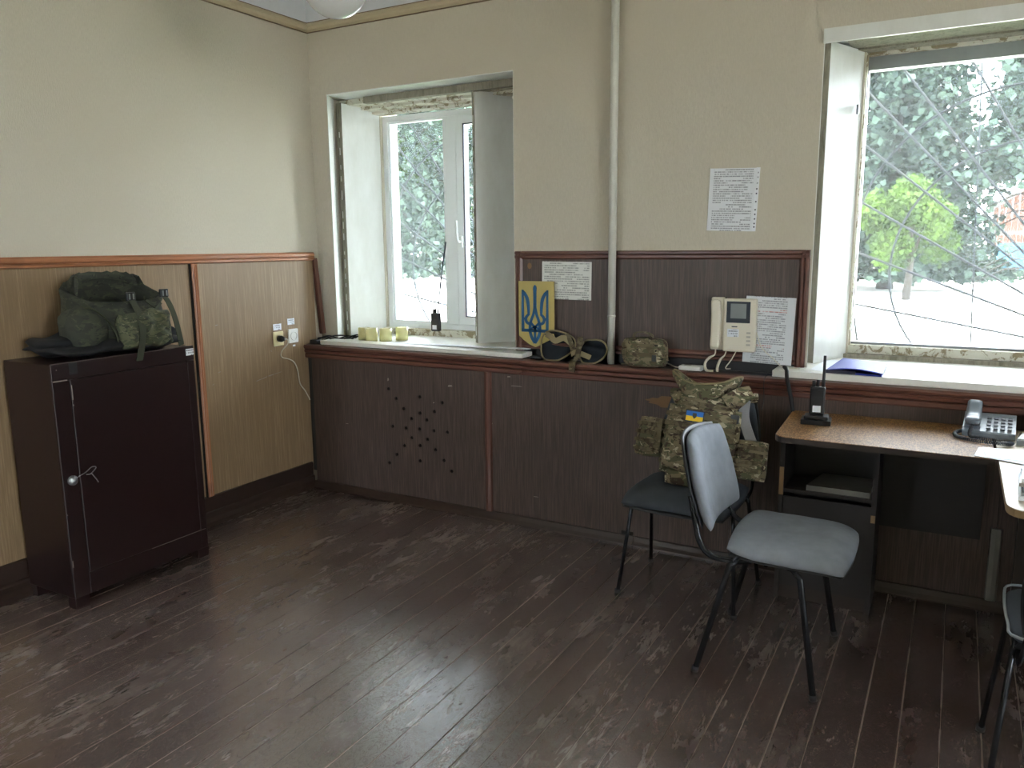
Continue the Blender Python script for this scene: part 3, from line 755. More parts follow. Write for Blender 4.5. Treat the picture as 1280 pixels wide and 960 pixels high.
t = thing('far_house', (-26, 55, GZ), 'pale plastered house far across the yard', 'building')
B((-34, 52, GZ), (-18, 60, 4.0), 'walls', 'facade_plaster', t, True)
MB().extr([(51.4, 3.95), (56, 7.2), (60.6, 3.95)], 'x', -34.6, -17.4).build('roof', 'roof_slate', t, True)

# ------------------------------------------------------------------ cabinet
CB = (0.355, -1.738, -1.075)
cab = thing('metal_cabinet', (.18, -1.405, 0), 'dark maroon low metal cabinet against the left wall', 'cabinet')
x1, ya, yb = CB
mb = MB(); mb.box((.035, ya, .045), (x1-.006, yb, 1.008), bev=.003); mb.build('body', 'maroon_enamel', cab, True)
B((x1-.0065, ya, .945), (x1+.002, yb, 1.012), 'top_rail', 'maroon_enamel', cab, True, bev=.002)
B((x1-.0065, ya, .045), (x1+.001, ya+.068, .944), 'stile', 'maroon_enamel', cab, True, bev=.002)
B((x1-.0065, yb-.036, .045), (x1+.001, yb, .944), 'stile', 'maroon_enamel', cab, True, bev=.002)
B((x1-.0065, ya+.068, .045), (x1+.001, yb-.036, .135), 'bottom_rail', 'maroon_enamel', cab, True, bev=.002)
dr = B((x1-.0065, ya+.071, .138), (x1+.003, yb-.039, .941), 'door', 'maroon_enamel', cab, True, bev=.002)
B((x1-.009, ya+.066, .138), (x1-.0045, ya+.073, .943), 'door_gap', 'dark_gap', cab, True)
for y0, y1 in ((ya, ya+.06), (yb-.06, yb)):
    for xx in (.035, x1-.05):
        MB().add([(xx, y0, 0), (xx+.05, y0, 0), (xx+.05, y1, 0), (xx, y1, 0), (xx, y0-.0, .045), (xx+.05, y0, .045), (xx+.05, y1, .045), (xx, y1, .045)], [(0,3,2,1),(4,5,6,7),(0,1,5,4),(1,2,6,5),(2,3,7,6),(3,0,4,7)]).build('foot', 'maroon_enamel', cab, True)
kn = MB().lathe([(0, .016), (.014, .014), (.020, .008), (.020, 0), (0, 0)], 20, M_((x1+.002, -1.700, .538), (0, PI/2, 0))).build('lock_knob', 'steel_dull', cab, True)
mb = MB(); mb.tube([(x1+.006, -1.682, .545), (x1+.010, -1.665, .553), (x1+.012, -1.645, .560), (x1+.012, -1.62, .575), (x1+.010, -1.60, .568), (x1+.010, -1.625, .548), (x1+.012, -1.645, .550)], .0018, 5, 4)
mb.tube([(x1+.010, -1.622, .548), (x1+.011, -1.605, .520), (x1+.012, -1.598, .505)], .0022, 5, 3); wi = mb.build('twisted_wire', 'steel_dull', dr, False); wi.location = -Vector(cab.location)
B((x1+.002, -1.665, .962), (x1+.004, -1.632, 1.008), 'metal_plate', 'steel_dark', cab, True)
mb = MB()
for yy, z0_, z1_ in ((ya+.003, .18, .21), (ya+.002, .4, .405), (ya+.02, .985, .989), (ya+.074, .86, .92), (ya+.074, .835, .842)):
    mb.box((x1+.0025, yy, z0_), (x1+.0035, yy+.003, z1_))
mb.box((x1+.0022, ya+.003, .940), (x1+.0032, ya+.06, .944)); mb.box((x1+.0015, ya+.003, 1.0095), (x1+.0026, yb-.1, 1.0105)); mb.box((x1+.001, yb-.3, .1345), (x1+.002, yb-.01, .136))
tag(mb.build('chipped_paint', 'chipped_edge', cab, True), kind='stuff')
def card(name, w, h, mat, loc, rot, label=None, cat=None, parent=None, t=.0012, curl=0, n=8):
    mb = MB(); vs_, fs = [], []
    for i in range(n+1):
        u = i/n-.5
        for j in range(n+1):
            v = j/n-.5; y = -curl*(abs(u*2)**3)*(.5+v)
            vs_.append((u*w, y-t/2, v*h))
    N = n+1; base = len(vs_)
    for p in list(vs_): vs_.append((p[0], p[1]+t, p[2]))
    for i in range(n):
        for j in range(n):
            fs.append((i*N+j, (i+1)*N+j, (i+1)*N+j+1, i*N+j+1)); fs.append(tuple(base+q for q in (i*N+j, i*N+j+1, (i+1)*N+j+1, (i+1)*N+j)))
    for i in range(n):
        for (a, b) in (((i)*N, (i+1)*N), ((i+1)*N+n, i*N+n)): fs.append((a, a+base, b+base, b))
        for (a, b) in ((i+1, i), (n*N+i, n*N+i+1)): fs.append((a, a+base, b+base, b))
    o = mb.add(vs_, fs).build(name, mat, parent); o.location = loc; o.rotation_euler = rot
    if label: tag(o, label, cat)
    return o
card('paper_label', .042, .030, 'sticker', (x1+.0045, -1.098, .984), (0, 0, PI/2), 'small white inventory sticker on the corner of the maroon cabinet', 'label', t=.0008)

# ------------------------------------------------------------------ backpack and the dark clothing below it
gm = thing('black_jacket', (.2, -1.38, 1.016), 'crumpled black jacket spread on the cabinet under the green rucksack', 'clothing')
mb = MB(); mb.cushion(.33, .62, .055, lambda x, y, z: (x+.0, z*.92-.01, .026+y*.9+.010*noise.noise(Vector((x*14, z*14, 1)))+max(0, .03*noise.noise(Vector((x*7, z*7, 5))))), 22, .2, 5, .02, 9, 3); mb.build('body', 'black_cloth', gm)
mb = MB(); mb.cushion(.20, .17, .075, lambda x, y, z: (x-.02, z+.235, .052+y+.01*noise.noise(Vector((x*20, z*20, 8)))), 14, .6, 4, .02, 9, 6); mb.build('folded_hood', 'black_cloth', gm)
mb = MB(); mb.cushion(.22, .20, .06, lambda x, y, z: (x-.03, z-.20, .060+y*.9), 14, .5, 4, .03, 9, 12); mb.build('sleeve', 'black_cloth', gm)
bp = thing('rucksack', (.19, -1.345, 1.065), 'olive green rucksack with an open drawstring top and webbing straps', 'bag', (0, 0, .0))
def bagring(z, a, b, cx=0, cy=0, seed=0, amp=.010, tilt=0, n=40):
    R_ = []
    for k in range(n):
        t = 2*PI*k/n; c, s_ = math.cos(t), math.sin(t)
        x = math.copysign(abs(c)**.75, c)*a; y = math.copysign(abs(s_)**.75, s_)*b
        w = 1+amp*8*noise.noise(Vector((c*1.6, s_*1.6, z*6+seed)))+amp*4*noise.noise(Vector((c*4, s_*4, z*14+seed)))
        R_.append(Vector((cx+x*w, cy+y*w, z-tilt*x/a+.008*noise.noise(Vector((c*3, s_*3, seed+z*3))))))
    return R_
def loftmb(rings, cap0=True, cap1=False):
    n = len(rings[0]); vs_ = [p for r_ in rings for p in r_]
    fs = [(i*n+k, i*n+(k+1) % n, (i+1)*n+(k+1) % n, (i+1)*n+k) for i in range(len(rings)-1) for k in range(n)]
    if cap0: fs.append(tuple(range(n))[::-1])
    if cap1: fs.append(tuple((len(rings)-1)*n+k for k in range(n)))
    return MB().add(vs_, fs, True)
T = .048
rings = [bagring(-.035, .115, .165), bagring(-.01, .145, .195), bagring(.04, .152, .205, .005), bagring(.09, .148, .20, .005), bagring(.13, .14, .195, 0), bagring(.165, .135, .195, 0, 0, 0, .012, T*.6), bagring(.195, .138, .205, 0, 0, 0, .020, T), bagring(.213, .130, .20, 0, 0, 0, .020, T), bagring(.205, .118, .187, 0, 0, 0, .020, T), bagring(.17, .112, .175, 0, 0, 0, .012, T), bagring(.10, .105, .165, 0, 0, 0, .02, T*.5), bagring(.05, .09, .15, 0, 0, 0, .02)]
loftmb(rings, True, True).build('body', 'olive_cloth', bp)
mb = MB(); rr = bagring(.262, .075, .14, -.045, .0, 3, .02, .02); rr2 = bagring(.205, .10, .16, -.02, 0, 2, .02, T)
half = [i for i in range(40) if 9 <= i <= 31]
A_ = [rr2[i] for i in half]; B_ = [rr[i]+Vector((0, 0, .012*noise.noise(Vector((i*.9, 0, 0))))) for i in half]; C_ = [p+Vector((.02, 0, .006)) for p in B_]; D_ = [p+Vector((.016, 0, 0)) for p in A_]
k = len(half); vs_ = A_+B_+C_+D_; fs = [(r_*k+i, r_*k+i+1, (r_+1)*k+i+1, (r_+1)*k+i) for r_ in range(3) for i in range(k-1)]
mb.add(vs_, fs, True).build('drawstring_skirt', 'olive_cloth', bp)
mb = MB(); mb.blob((.06, -.175, .055), (.10, .085, .095), 18, 12, .16, 2.5, 4, .85); mb.build('side_pocket', 'olive_cloth', bp)
mb = MB(); mb.cushion(.22, .135, .07, lambda x, y, z: (.150+y+.02*math.cos(x*7), x*1.15+.035, z*1.15+.045), 26, .3, 5, .035, 18, 9); mb.build('front_pocket', 'olive_patch', bp)
mb = MB(); mb.blob((-.04, .16, .05), (.09, .06, .08), 14, 10, .16, 2.5, 14, .85); mb.build('side_pocket', 'olive_cloth', bp)
def strap(name, pts, w=.028, t=.003, parent=None, mat='olive_strap', up=(0, 1, 0)):
    P = [Vector(p) for p in pts]; Q = []
    for i in range(len(P)-1):
        p0 = P[max(i-1, 0)]; p1 = P[i]; p2 = P[i+1]; p3 = P[min(i+2, len(P)-1)]
        for k_ in range(5):
            tt = k_/5; t2, t3 = tt*tt, tt**3; Q.append(.5*((2*p1)+(-p0+p2)*tt+(2*p0-5*p1+4*p2-p3)*t2+(-p0+3*p1-3*p2+p3)*t3))
    Q.append(P[-1]); U = Vector(up).normalized(); vs_ = []
    for i, p in enumerate(Q):
        d = (Q[min(i+1, len(Q)-1)]-Q[max(i-1, 0)]).normalized(); s_ = (U-d*U.dot(d)).normalized(); nn = d.cross(s_)
        for a, b in ((1, 1), (-1, 1), (-1, -1), (1, -1)): vs_.append(p+s_*(a*w/2)+nn*(b*t/2))
    n = len(Q); fs = [(0, 1, 2, 3), tuple(4*(n-1)+k_ for k_ in (3, 2, 1, 0))]+[(i*4+k_, (i+1)*4+k_, (i+1)*4+(k_+1) % 4, i*4+(k_+1) % 4) for i in range(n-1) for k_ in range(4)]
    return MB().add(vs_, fs).build(name, mat, parent)
strap('front_strap', [(.125, -.005, .190), (.155, -.006, .16), (.198, -.010, .11), (.212, -.012, .04), (.202, -.016, -.02), (.184, -.020, -.085)], .03, .003, bp)
strap('front_strap', [(.110, .165, .195), (.15, .172, .15), (.168, .185, .08), (.170, .20, .0), (.165, .21, -.045)], .026, .003, bp)
strap('cross_strap', [(.15, .06, .165), (.16, .11, .12), (.175, .14, .06), (.172, .155, .0)], .012, .004, bp)
strap('cross_strap', [(.155, .13, .15), (.175, .06, .10), (.18, .01, .075)], .010, .004, bp)
for yy, xx, zz in ((-.006, .138, .185), (.168, .125, .19)):
    mb = MB(); mb.box((xx-.004, yy-.02, zz-.018), (xx+.010, yy+.02, zz+.018), bev=.003); b_ = mb.build('buckle', 'black_plastic', bp)
    mb = MB(); mb.box((xx+.010, yy-.012, zz-.012), (xx+.012, yy-.006, zz+.012)); mb.box((xx+.010, yy+.006, zz-.012), (xx+.012, yy+.012, zz+.012)); mb.build('buckle_bar', 'steel_dull', b_)
mb = MB(); mb.tube([(.10, -.19, .17), (.13, -.12, .10), (.165, -.10, .03), (.15, -.09, -.02)], .004, 6, 6); mb.build('piping', 'olive_strap', bp)
mb = MB(); mb.tube([(.155, .12, .02), (.17, .14, .0), (.16, .16, -.02)], .012, 8, 4); mb.build('knotted_cord', 'olive_patch', bp)

# ------------------------------------------------------------------ sockets, plug, cord on the left wall
def socket(y, z, mat, label, used):
    t = thing('wall_socket', (.016, y, z), label, 'socket')
    B((0, -.038, -.041), (.010, .038, .041), 'cover_plate', mat, t, bev=.004)
    MB().lathe([(.026, .0), (.026, .004), (.0225, .004), (.021, -.006), (0, -.006)], 24, M_((.0105, 0, 0), (0, PI/2, 0))).build('socket_ring', mat, t)
    if not used:
        MB().cyl((.005, -.008, 0), (.0065, -.008, 0), .003, 10).build('contact_hole', 'gasket', t); MB().cyl((.005, .008, 0), (.0065, .008, 0), .003, 10).build('contact_hole', 'gasket', t)
socket(-.222, .935, 'ivory_plastic', 'yellowed wall socket with the black plug pushed in', True)
socket(-.105, .940, 'white_plastic', 'white empty wall socket beside the yellowed one', False)
pl = thing('power_plug', (.030, -.222, .935), 'black plug with a thin whitish cord trailing down the wall', 'plug')
MB().tube([(-.004, 0, 0), (.018, 0, 0), (.034, .006, 0)], [.018, .018, .010], 14).build('plug_body', 'black_plastic', pl)
MB().tube([(.034, .006, 0), (.046, .016, -.004), (.042, .018, -.03), (.012, .000, -.07), (.004, .004, -.105), (.006, .06, -.125), (.006, .10, -.15), (.004, .125, -.20), (.004, .138, -.28), (.006, .175, -.33), (.012, .205, -.39)], .0032, 6, 6).build('cord', 'cord_white', pl)
card('paper_label', .062, .036, 'sticker', (.0175, -.222, 1.002), (0, 0, PI/2), 'small paper label stuck above the yellowed socket', 'label', t=.0008)
card('paper_label', .055, .036, 'sticker', (.0175, -.113, 1.024), (0, 0, PI/2), 'small paper label stuck above the white socket', 'label', t=.0008)
card('paper_label', .020, .010, 'white_sheet', (.0175, -.098, .882), (0, 0, PI/2), 'tiny scrap of paper stuck below the white socket', 'label', t=.0008)

# ------------------------------------------------------------------ things on the left sill and the ledge
random.seed(11)
t = thing('cable_bundle', (.08, .10, .868), 'tangle of black cables in the corner left of the window sill', 'cable')
for k_ in range(5):
    MB().tube([(random.uniform(-.06, .0), random.uniform(-.07, -.02), .012+.008*k_), (random.uniform(-.03, .05), random.uniform(-.04, .04), random.uniform(.02, .05)), (random.uniform(.0, .08), random.uniform(0, .1), random.uniform(.01, .06)), (random.uniform(.08, .15), random.uniform(.10, .14), random.uniform(.03, .055)), (.12+.02*k_, .12, .048)], .004, 6, 5).build('cable', 'black_rubber', t)
B((-.055, -.075, 0), (.0, -.03, .035), 'junction_box', 'black_plastic', t, bev=.004)
# rolls of yellow tape
for i, (x, y, r_, w_, lab) in enumerate(((.30, .20,   .036, .074, 'leftmost of the yellow tape rolls on the left window sill'), (.375, .175, .037, .076, 'second yellow tape roll from the left on the left sill'), (.45, .215, .036, .074, 'third yellow tape roll from the left on the left sill'), (.505, .30, .037, .076, 'rightmost yellow tape roll, nearest the window glass'))):
    t = thing('tape_roll', (x, y, .897), lab, 'tape')
    MB().lathe([(r_*.62, 0), (r_, 0), (r_, w_), (r_*.62, w_), (r_*.62, 0)], 28).build('tape', 'yellow_tape', t)
    MB().lathe([(r_*.56, .001), (r_*.62, .001), (r_*.62, w_-.001), (r_*.56, w_-.001), (r_*.56, .001)], 28).build('core', 'tape_core', t)
def radio(x, y, z, yaw, label, whip=None, cradle=False):
    t = thing('two_way_radio', (x, y, z), label, 'radio', (0, 0, yaw)); z0 = .036 if cradle else 0
    if cradle:
        c = thing('charging_cradle', (x, y, z), 'black desktop charging cradle holding the two-way radio', 'charger', (0, 0, yaw))
        MB().prism([(-.055, -.045), (.055, -.045), (.055, .045), (-.055, .045)], 0, .020).build('base', 'black_plastic', c)
        mb = MB(); mb.box((-.045, -.035, .020), (.045, .035, .034), bev=.004); mb.build('cup', 'black_plastic', c)
    mb = MB(); mb.box((-.028, -.018, z0), (.028, .018, z0+.112), bev=.006); mb.build('body', 'black_plastic', t)
    B((-.022, -.0195, z0+.075), (.022, -.0178, z0+.10), 'speaker_grille', 'black_rubber', t, bev=.0005)
    B((-.015, -.0195, z0+.012), (.015, -.0178, z0+.038), 'sticker', 'white_sheet', t)
    for xx, h in ((-.016, .022), (-.001, .026)): MB().cyl((xx, 0, z0+.11), (xx, 0, z0+.112+h), .0065, 12).build('knob', 'black_rubber', t)
    if whip: MB().tube(whip, [.006]+[.0042]*(len(whip)-2)+[.0045], 8, 4).build('antenna', 'gasket', t)
    else: MB().tube([(.019, 0, z0+.11), (.019, 0, z0+.135), (.019, 0, z0+.235)], [.007, .006, .0055], 10).build('antenna', 'black_rubber', t)
    return t
radio(.617, .50, .935, 0, 'black two-way radio with a long whip antenna against the left window', whip=[(.016, 0, .11), (.018, .0, .13), (.035, .01, .30), (.072, .02, .54)])
radio(2.945, -.245, .745, .08, 'black two-way radio with a stubby antenna on the desk corner', cradle=True)
t = thing('antenna_cable', (2.78, .0, .90), 'thick black cable dropping from the right sill behind the desk', 'cable')
MB().tube([(-.02, .06, .016), (.0, .0, .012), (.01, -.035, -.02), (.03, -.05, -.09), (.045, -.05, -.17)], .0085, 10, 5).build('cable', 'black_rubber', t)
t = thing('thin_wire', (2.70, -.02, .88), 'thin grey wire hanging down from the ledge behind the chair', 'cable')
MB().tube([(.03, .05, .01), (.0, .0, .004), (-.006, -.012, -.03), (-.004, -.006, -.10), (-.012, -.006, -.15)], .0015, 5, 4).build('wire', 'steel_dark', t)

# loose warped strip lying over the left sill
tag(MB().cushion(1.05, .05, .006, lambda x, y, z: (x+.95, .115+z, .909+y+.008*math.sin(x*3)), 12, .1, 8).build('paper_strip', 'white_sheet'), 'long warped white strip lying on the left window sill', 'strip')
tag(MB().cushion(.07, .05, .02, lambda x, y, z: (x+1.525, .09+z, .879+y), 8, .5, 4, .01, 20, 2).build('rag', 'steel_dark'), 'small crumpled dark rag at the right end of the left sill', 'rag')

# coat of arms plaque
pq = thing('wall_plaque', (1.508, YW-.040, 1.10), 'yellow shield plaque with a blue trident leaning on the panel', 'plaque')
u = .000427; ox, oz = 330, 478
def PQ(x, y): return ((x-ox)*u, (oz-y)*u)
MB().extr([PQ(*p) for p in ((90, 85), (570, 85), (568, 755), (480, 800), (400, 845), (318, 880), (240, 850), (160, 800), (95, 745))], 'y', -.004, .004).build('shield_board', 'shield_yellow', pq)
em = MB(); yy0, yy1 = -.0075, -.0038
def rib(pts, w, sm=5): em.ribbon([PQ(*p) for p in pts], [q*u*1.25 for q in w] if isinstance(w, (list, tuple)) else w*u*1.25, yy0, yy1, sm)
for sx in (1, -1):
    X = (lambda x: x) if sx > 0 else (lambda x: 634-x)
    rib([(X(150), 190), (X(152), 692)], [20, 30], 0)
    rib([(X(138), 678), (X(317), 678)], 30, 0)
    rib([(X(142), 190), (X(180), 235), (X(214), 300), (X(228), 390), (X(232), 495)], [8, 30, 34, 30, 20])
    rib([(X(235), 482), (X(202), 512), (X(192), 548), (X(210), 585), (X(258), 600)], [22, 28, 28, 28, 26])
    rib([(X(160), 536), (X(198), 538)], 24, 0)
    rib([(X(313), 400), (X(296), 480), (X(270), 545), (X(252), 610), (X(252), 690), (X(275), 765), (X(317), 830)], [26, 26, 26, 28, 30, 30, 26])
    rib([(X(262), 585), (X(290), 612), (X(330), 655)], 22)
    rib([(X(384), 660), (X(340), 640), (X(310), 620)], 16)
rib([(317, 128), (317, 165), (317, 260), (317, 420)], [4, 36, 32, 34], 3)
rib([(317, 630), (317, 825)], [22, 26], 0)
em.build('trident', 'emblem_blue', pq)
card('printed_notice', .275, .190, 'printed_timetable', (1.666, YW-.0145, 1.272), (0, .01, 0), 'printed timetable sheet pinned behind the yellow shield', 'paper')
card('printed_notice', .212, .275, 'printed_notice', (2.480, YW-.003, 1.643), (0, .035, 0), 'printed notice in a plastic sleeve stuck high on the wallpaper', 'paper', curl=.004)
B((2.578, YW-.006, 1.506), (2.594, YW-.003, 1.782), 'binding_edge', 'white_sheet').parent = None
o = bpy.data.objects['binding_edge']; mb = MB()
for z in (1.76, 1.74, 1.715, 1.69, 1.67, 1.635, 1.60, 1.58, 1.56, 1.54, 1.525): mb.box((2.583, YW-.0065, z-.003), (2.589, YW-.006, z+.003))
pz = bpy.data.objects['printed_notice.001']
for q in (o, mb.build('punch_hole', 'gasket')):
    for v in q.data.vertices: v.co = Vector(v.co)-Vector(pz.location)
    q.parent = pz
tag(bpy.data.objects['punch_hole'], kind='stuff')
card('printed_notice', .215, .300, 'printed_notice_red', (2.672, YW-.026, 1.065), (0, .03, 0), 'printed notice with red lines stuck behind the door intercom', 'paper', curl=.006)

# ------------------------------------------------------------------ door intercom
ic = thing('door_intercom', (2.520, YW-.022, .965), 'cream video door intercom with handset hanging on the backlit panel', 'intercom')
mb = MB(); mb.box((-.045, -.040, .0), (.100, 0, .240), bev=.008); mb.build('housing', 'cream_plastic', ic)
mb = MB(); mb.box((-.105, -.028, .004), (-.046, 0, .244), bev=.006); mb.build('handset_tray', 'cream_plastic', ic)
mb = MB(); mb.cushion(.046, .226, .032, lambda x, y, z: (x-.078, y-.040+.012*math.cos(z*22), z+.124), 14, .25, 6); mb.build('handset', 'cream_plastic', ic)
sc_ = B((-.030, -.0425, .132), (.075, -.039, .228), 'screen_bezel', 'screen_dark', ic, bev=.001); B((-.012, -.0432, .152), (.058, -.0424, .218), 'screen', 'screen_grey', sc_)
o = card('sticker', .052, .036, 'sticker', (0, -.0415, .086), (0, 0, 0), parent=ic, t=.0008); o.location = (.002, -.0415, .086)
for k_ in range(4): B((.062, -.0425, .030+k_*.018), (.080, -.0395, .038+k_*.018), 'button', 'button_grey', ic, bev=.001)
B((.0925, -.030, .12), (.1012, -.028, .20), 'side_slot', 'button_grey', ic)
B((-.005, -.0412, .112), (.020, -.0398, .117), 'maker_mark', 'steel_dark', ic)
MB().tube([(-.080, -.020, .006), (-.082, -.024, -.02), (-.105, -.03, -.035), (-.118, -.05, -.06), (-.108, -.06, -.09), (-.075, -.07, -.092)], [.003, .003, .0065, .0065, .0065, .006], 8, 6).build('coiled_cord', 'cord_white', ic)
MB().tube([(-.030, -.020, .004), (-.036, -.024, -.02), (-.052, -.035, -.04), (-.060, -.05, -.07), (-.058, -.06, -.093)], [.003, .003, .0065, .0065, .006], 8, 6).build('coiled_cord', 'cord_white', ic)
MB().tube([(.016, -.020, .004), (-.005, -.024, -.04), (-.028, -.03, -.078), (-.005, -.03, -.080)], .003, 6, 5).build('flat_cable', 'cord_white', ic)
MB().tube([(.100, -.012, .09), (.108, -.02, .07), (.13, -.02, .02), (.18, -.03, -.02), (.225, -.04, -.055), (.30, -.05, -.057)], .0022, 6, 6).build('signal_wire', 'cord_white', ic)
t = thing('power_adapter', (2.338, .085, .868), 'small white flat power adapter lying on the ledge', 'adapter')
mb = MB(); mb.box((-.052, -.03, 0), (.052, .03, .024), bev=.005); mb.build('case', 'white_plastic', t)
B((-.03, -.02, .024), (.0, .02, .0252), 'top_vent', 'button_grey', t); MB().tube([(-.052, 0, .012), (-.08, .01, .01), (-.12, .03, .02), (-.16, .05, .02)], .003, 6, 5).build('cord', 'cord_white', t)

# ------------------------------------------------------------------ knee pads and pouch
def kneepad(x, y, w, h, yaw, label, seed, left):
    t = thing('knee_pad', (x, y, .869), label, 'knee pad', (0, 0, yaw), None)
    def prof(a):
        c, s_ = math.cos(a), math.sin(a); q = 1+.05*math.sin(3*a+seed)
        if not left: q *= 1-.20*max(0, math.sin(a))**6
        return Vector((c*w/2*q, .03*math.sin(a)+.012*c*c*4-.01, h/2+s_*h/2*q))
    n = 36; rim = [prof(2*PI*k_/n) for k_ in range(n)]
    rim = [Vector((p.x, p.y, max(p.z, .004))) for p in rim]
    cen = Vector((0, .035, h/2)); vs_ = list(rim)+[p*.5+cen*.5+Vector((0, .02, 0)) for p in rim]+[cen+Vector((0, .022, 0))]
    fs = [(k_, (k_+1) % n, n+(k_+1) % n, n+k_) for k_ in range(n)]+[(n+k_, n+(k_+1) % n, 2*n) for k_ in range(n)]
    bk = [v+Vector((0, .010, 0)) for v in vs_]; m_ = len(vs_); fs2 = [tuple(m_+i for i in f[::-1]) for f in fs]+[(k_, k_+m_, (k_+1) % n+m_, (k_+1) % n) for k_ in range(n)]
    MB().add(vs_+bk, fs+fs2, True).build('pad', 'knee_pad', t)
    MB().tube([p+Vector((0, -.002, .003)) for p in rim], .0045, 7, 0, True).build('binding', 'tan_binding', t)
    return t
k1 = kneepad(1.632, .085, .185, .150, .1, 'round dark knee pad with tan edging below the trident plaque', 1, True)
strap('strap', [(-.05, .005, .135), (-.02, -.012, .125), (.01, -.018, .105), (.05, -.010, .120), (.085, 0, .095)], .03, .004, k1, 'tan_binding', (0, .3, 1))
strap('strap', [(.06, -.0, .14), (.085, -.006, .10), (.10, -.004, .055)], .026, .004, k1, 'camouflage_webbing', (1, 0, .3))
k2 = kneepad(1.835, .070, .150, .125, -.1, 'dark knee pad with tan edging resting against the white pipe', 4, False)
strap('strap', [(-.105, -.008, .04), (-.07, -.022, .055), (-.03, -.018, .045), (0, .0, .03)], .026, .005, k2, 'tan_binding', (0, .2, 1))
strap('strap', [(-.055, -.005, .13), (-.05, -.022, .10), (-.055, -.030, .05), (-.06, -.040, .015)], .028, .004, k2, 'camouflage_webbing', (1, 0, 0))
strap('strap', [(-.07, -.035, .016), (-.05, -.08, .018), (-.045, -.100, .008), (-.045, -.105, -.03)], .035, .005, k2, 'camouflage_webbing', (1, 0, 0))
pc = thing('camouflage_pouch', (2.118, .068, .868), 'camouflage first aid pouch with carrying handle standing on the ledge', 'pouch', (0, 0, -.06))
mb = MB(); mb.cushion(.225, .148, .135, lambda x, y, z: (x, y, z*(1-.06*abs(x)*8)+.075), 20, .35, 4.5, .012, 12, 4); mb.build('body', 'camouflage', pc)
strap('handle', [(-.055, -.01, .145), (-.045, -.012, .168), (0, -.014, .172), (.035, -.012, .160), (.045, -.01, .140)], .03, .005, pc, 'camouflage_webbing', (0, 1, 0))
strap('lid_strap', [(.02, -.045, .145), (.045, -.066, .11), (.07, -.068, .07), (.072, -.064, .03)], .024, .004, pc, 'camouflage_webbing', (1, 0, 0))
strap('side_strap', [(.095, -.05, .10), (.115, -.05, .085), (.128, -.045, .06), (.135, -.05, .05)], .018, .004, pc, 'camouflage_webbing', (0, 1, .3))
strap('zip_flap', [(-.10, -.045, .115), (-.05, -.064, .112), (.02, -.070, .115), (.07, -.062, .118)], .018, .004, pc, 'camouflage_webbing', (0, .3, 1))
for xx in (-.075, -.045, -.015): strap('webbing_loop', [(xx, -.066, .095), (xx, -.072, .075), (xx, -.068, .05)], .022, .004, pc, 'camouflage_webbing', (1, 0, 0))
strap('webbing_row', [(-.10, -.052, .075), (-.04, -.072, .072), (.03, -.073, .072), (.09, -.056, .074)], .02, .004, pc, 'camouflage_webbing', (0, 0, 1))
MB().box((.066, -.078, .045), (.086, -.070, .075), bev=.002).build('buckle', 'steel_dark', pc)
MB().tube([(-.10, -.05, .02), (-.03, -.069, .018), (.05, -.068, .020), (.10, -.045, .025)], .004, 6, 5).build('seam', 'camouflage_webbing', pc)

# ------------------------------------------------------------------ things on the right sill
t = thing('blue_folder', (3.05, .16, .907), 'glossy blue plastic document folder on the right window sill', 'folder')
def sheet(poly, z, th, name, mat, parent, bend=0):
    # flat sheet from four corners in plan, optionally bowed upwards
    n = 8; vs_ = []; a, b, c, d = [Vector((*p, 0)) for p in poly]
    for lay in (0, 1):
        for i in range(n+1):
            for j in range(n+1):
                u_, v_ = i/n, j/n; p = (a*(1-u_)+b*u_)*(1-v_)+(d*(1-u_)+c*u_)*v_
                vs_.append((p.x, p.y, z+lay*th+bend*math.sin(PI*u_)*(1-v_)))
    N = n+1; K = N*N; fs = []
    for i in range(n):
        for j in range(n): fs.append((i*N+j, i*N+j+1, (i+1)*N+j+1, (i+1)*N+j)); fs.append(tuple(K+q for q in (i*N+j, (i+1)*N+j, (i+1)*N+j+1, i*N+j+1)))
        for a_, b_ in ((i*N, (i+1)*N), ((i+1)*N+n, i*N+n), (i+1, i), (n*N+i, n*N+i+1)): fs.append((a_, b_, b_+K, a_+K))
    return MB().add(vs_, fs).build(name, mat, parent)
sheet([(-.115, -.125), (.105, -.150), (.10, .16), (-.095, .27)], .010, .004, 'cover', 'blue_folder', t, .012)
sheet([(-.113, -.120), (.100, -.148), (.095, .155), (-.095, .26)], .0, .006, 'back_cover', 'blue_folder', t)
B((-.120, -.135, .0), (.0, -.115, .014), 'spine', 'gasket', t)
o = sheet([(2.86, .10), (2.96, .03), (3.0, .42), (2.88, .46)], .9065, .0006, 'paper_sheet', 'white_sheet', None); tag(o, 'white paper sheet sticking out left of the blue folder', 'paper')

# ------------------------------------------------------------------ desk
dk = thing('writing_desk', (3.6, -.35, 0), 'brown wood-grain desk with a rounded corner under the right window', 'desk')
def roundpoly(pts, rad, seg=6):
    out = []; n = len(pts)
    for i, p in enumerate(pts):
        r_ = rad[i]
        if r_ <= 0: out.append(p); continue
        p = Vector(p); a = (Vector(pts[i-1])-p).normalized(); b = (Vector(pts[(i+1) % n])-p).normalized()
        for k_ in range(seg+1):
            t_ = k_/seg; q = p+a*r_*(1-t_)**2+b*r_*t_**2; out.append((q.x, q.y))
    return out
poly = roundpoly([(2.84, -.545), (3.545, -.545), (3.545, -.03), (2.82, -.03)], [.06, 0, 0, 0])
MB().prism(poly, .724, .744).build('desktop_edge', 'desk_edge', dk, True)
poly2 = roundpoly([(2.842, -.543), (3.545, -.543), (3.545, -.03), (2.822, -.03)], [.06, 0, 0, 0])
MB().prism(poly2, .744, .746).build('desktop', 'desk_veneer', dk, True)
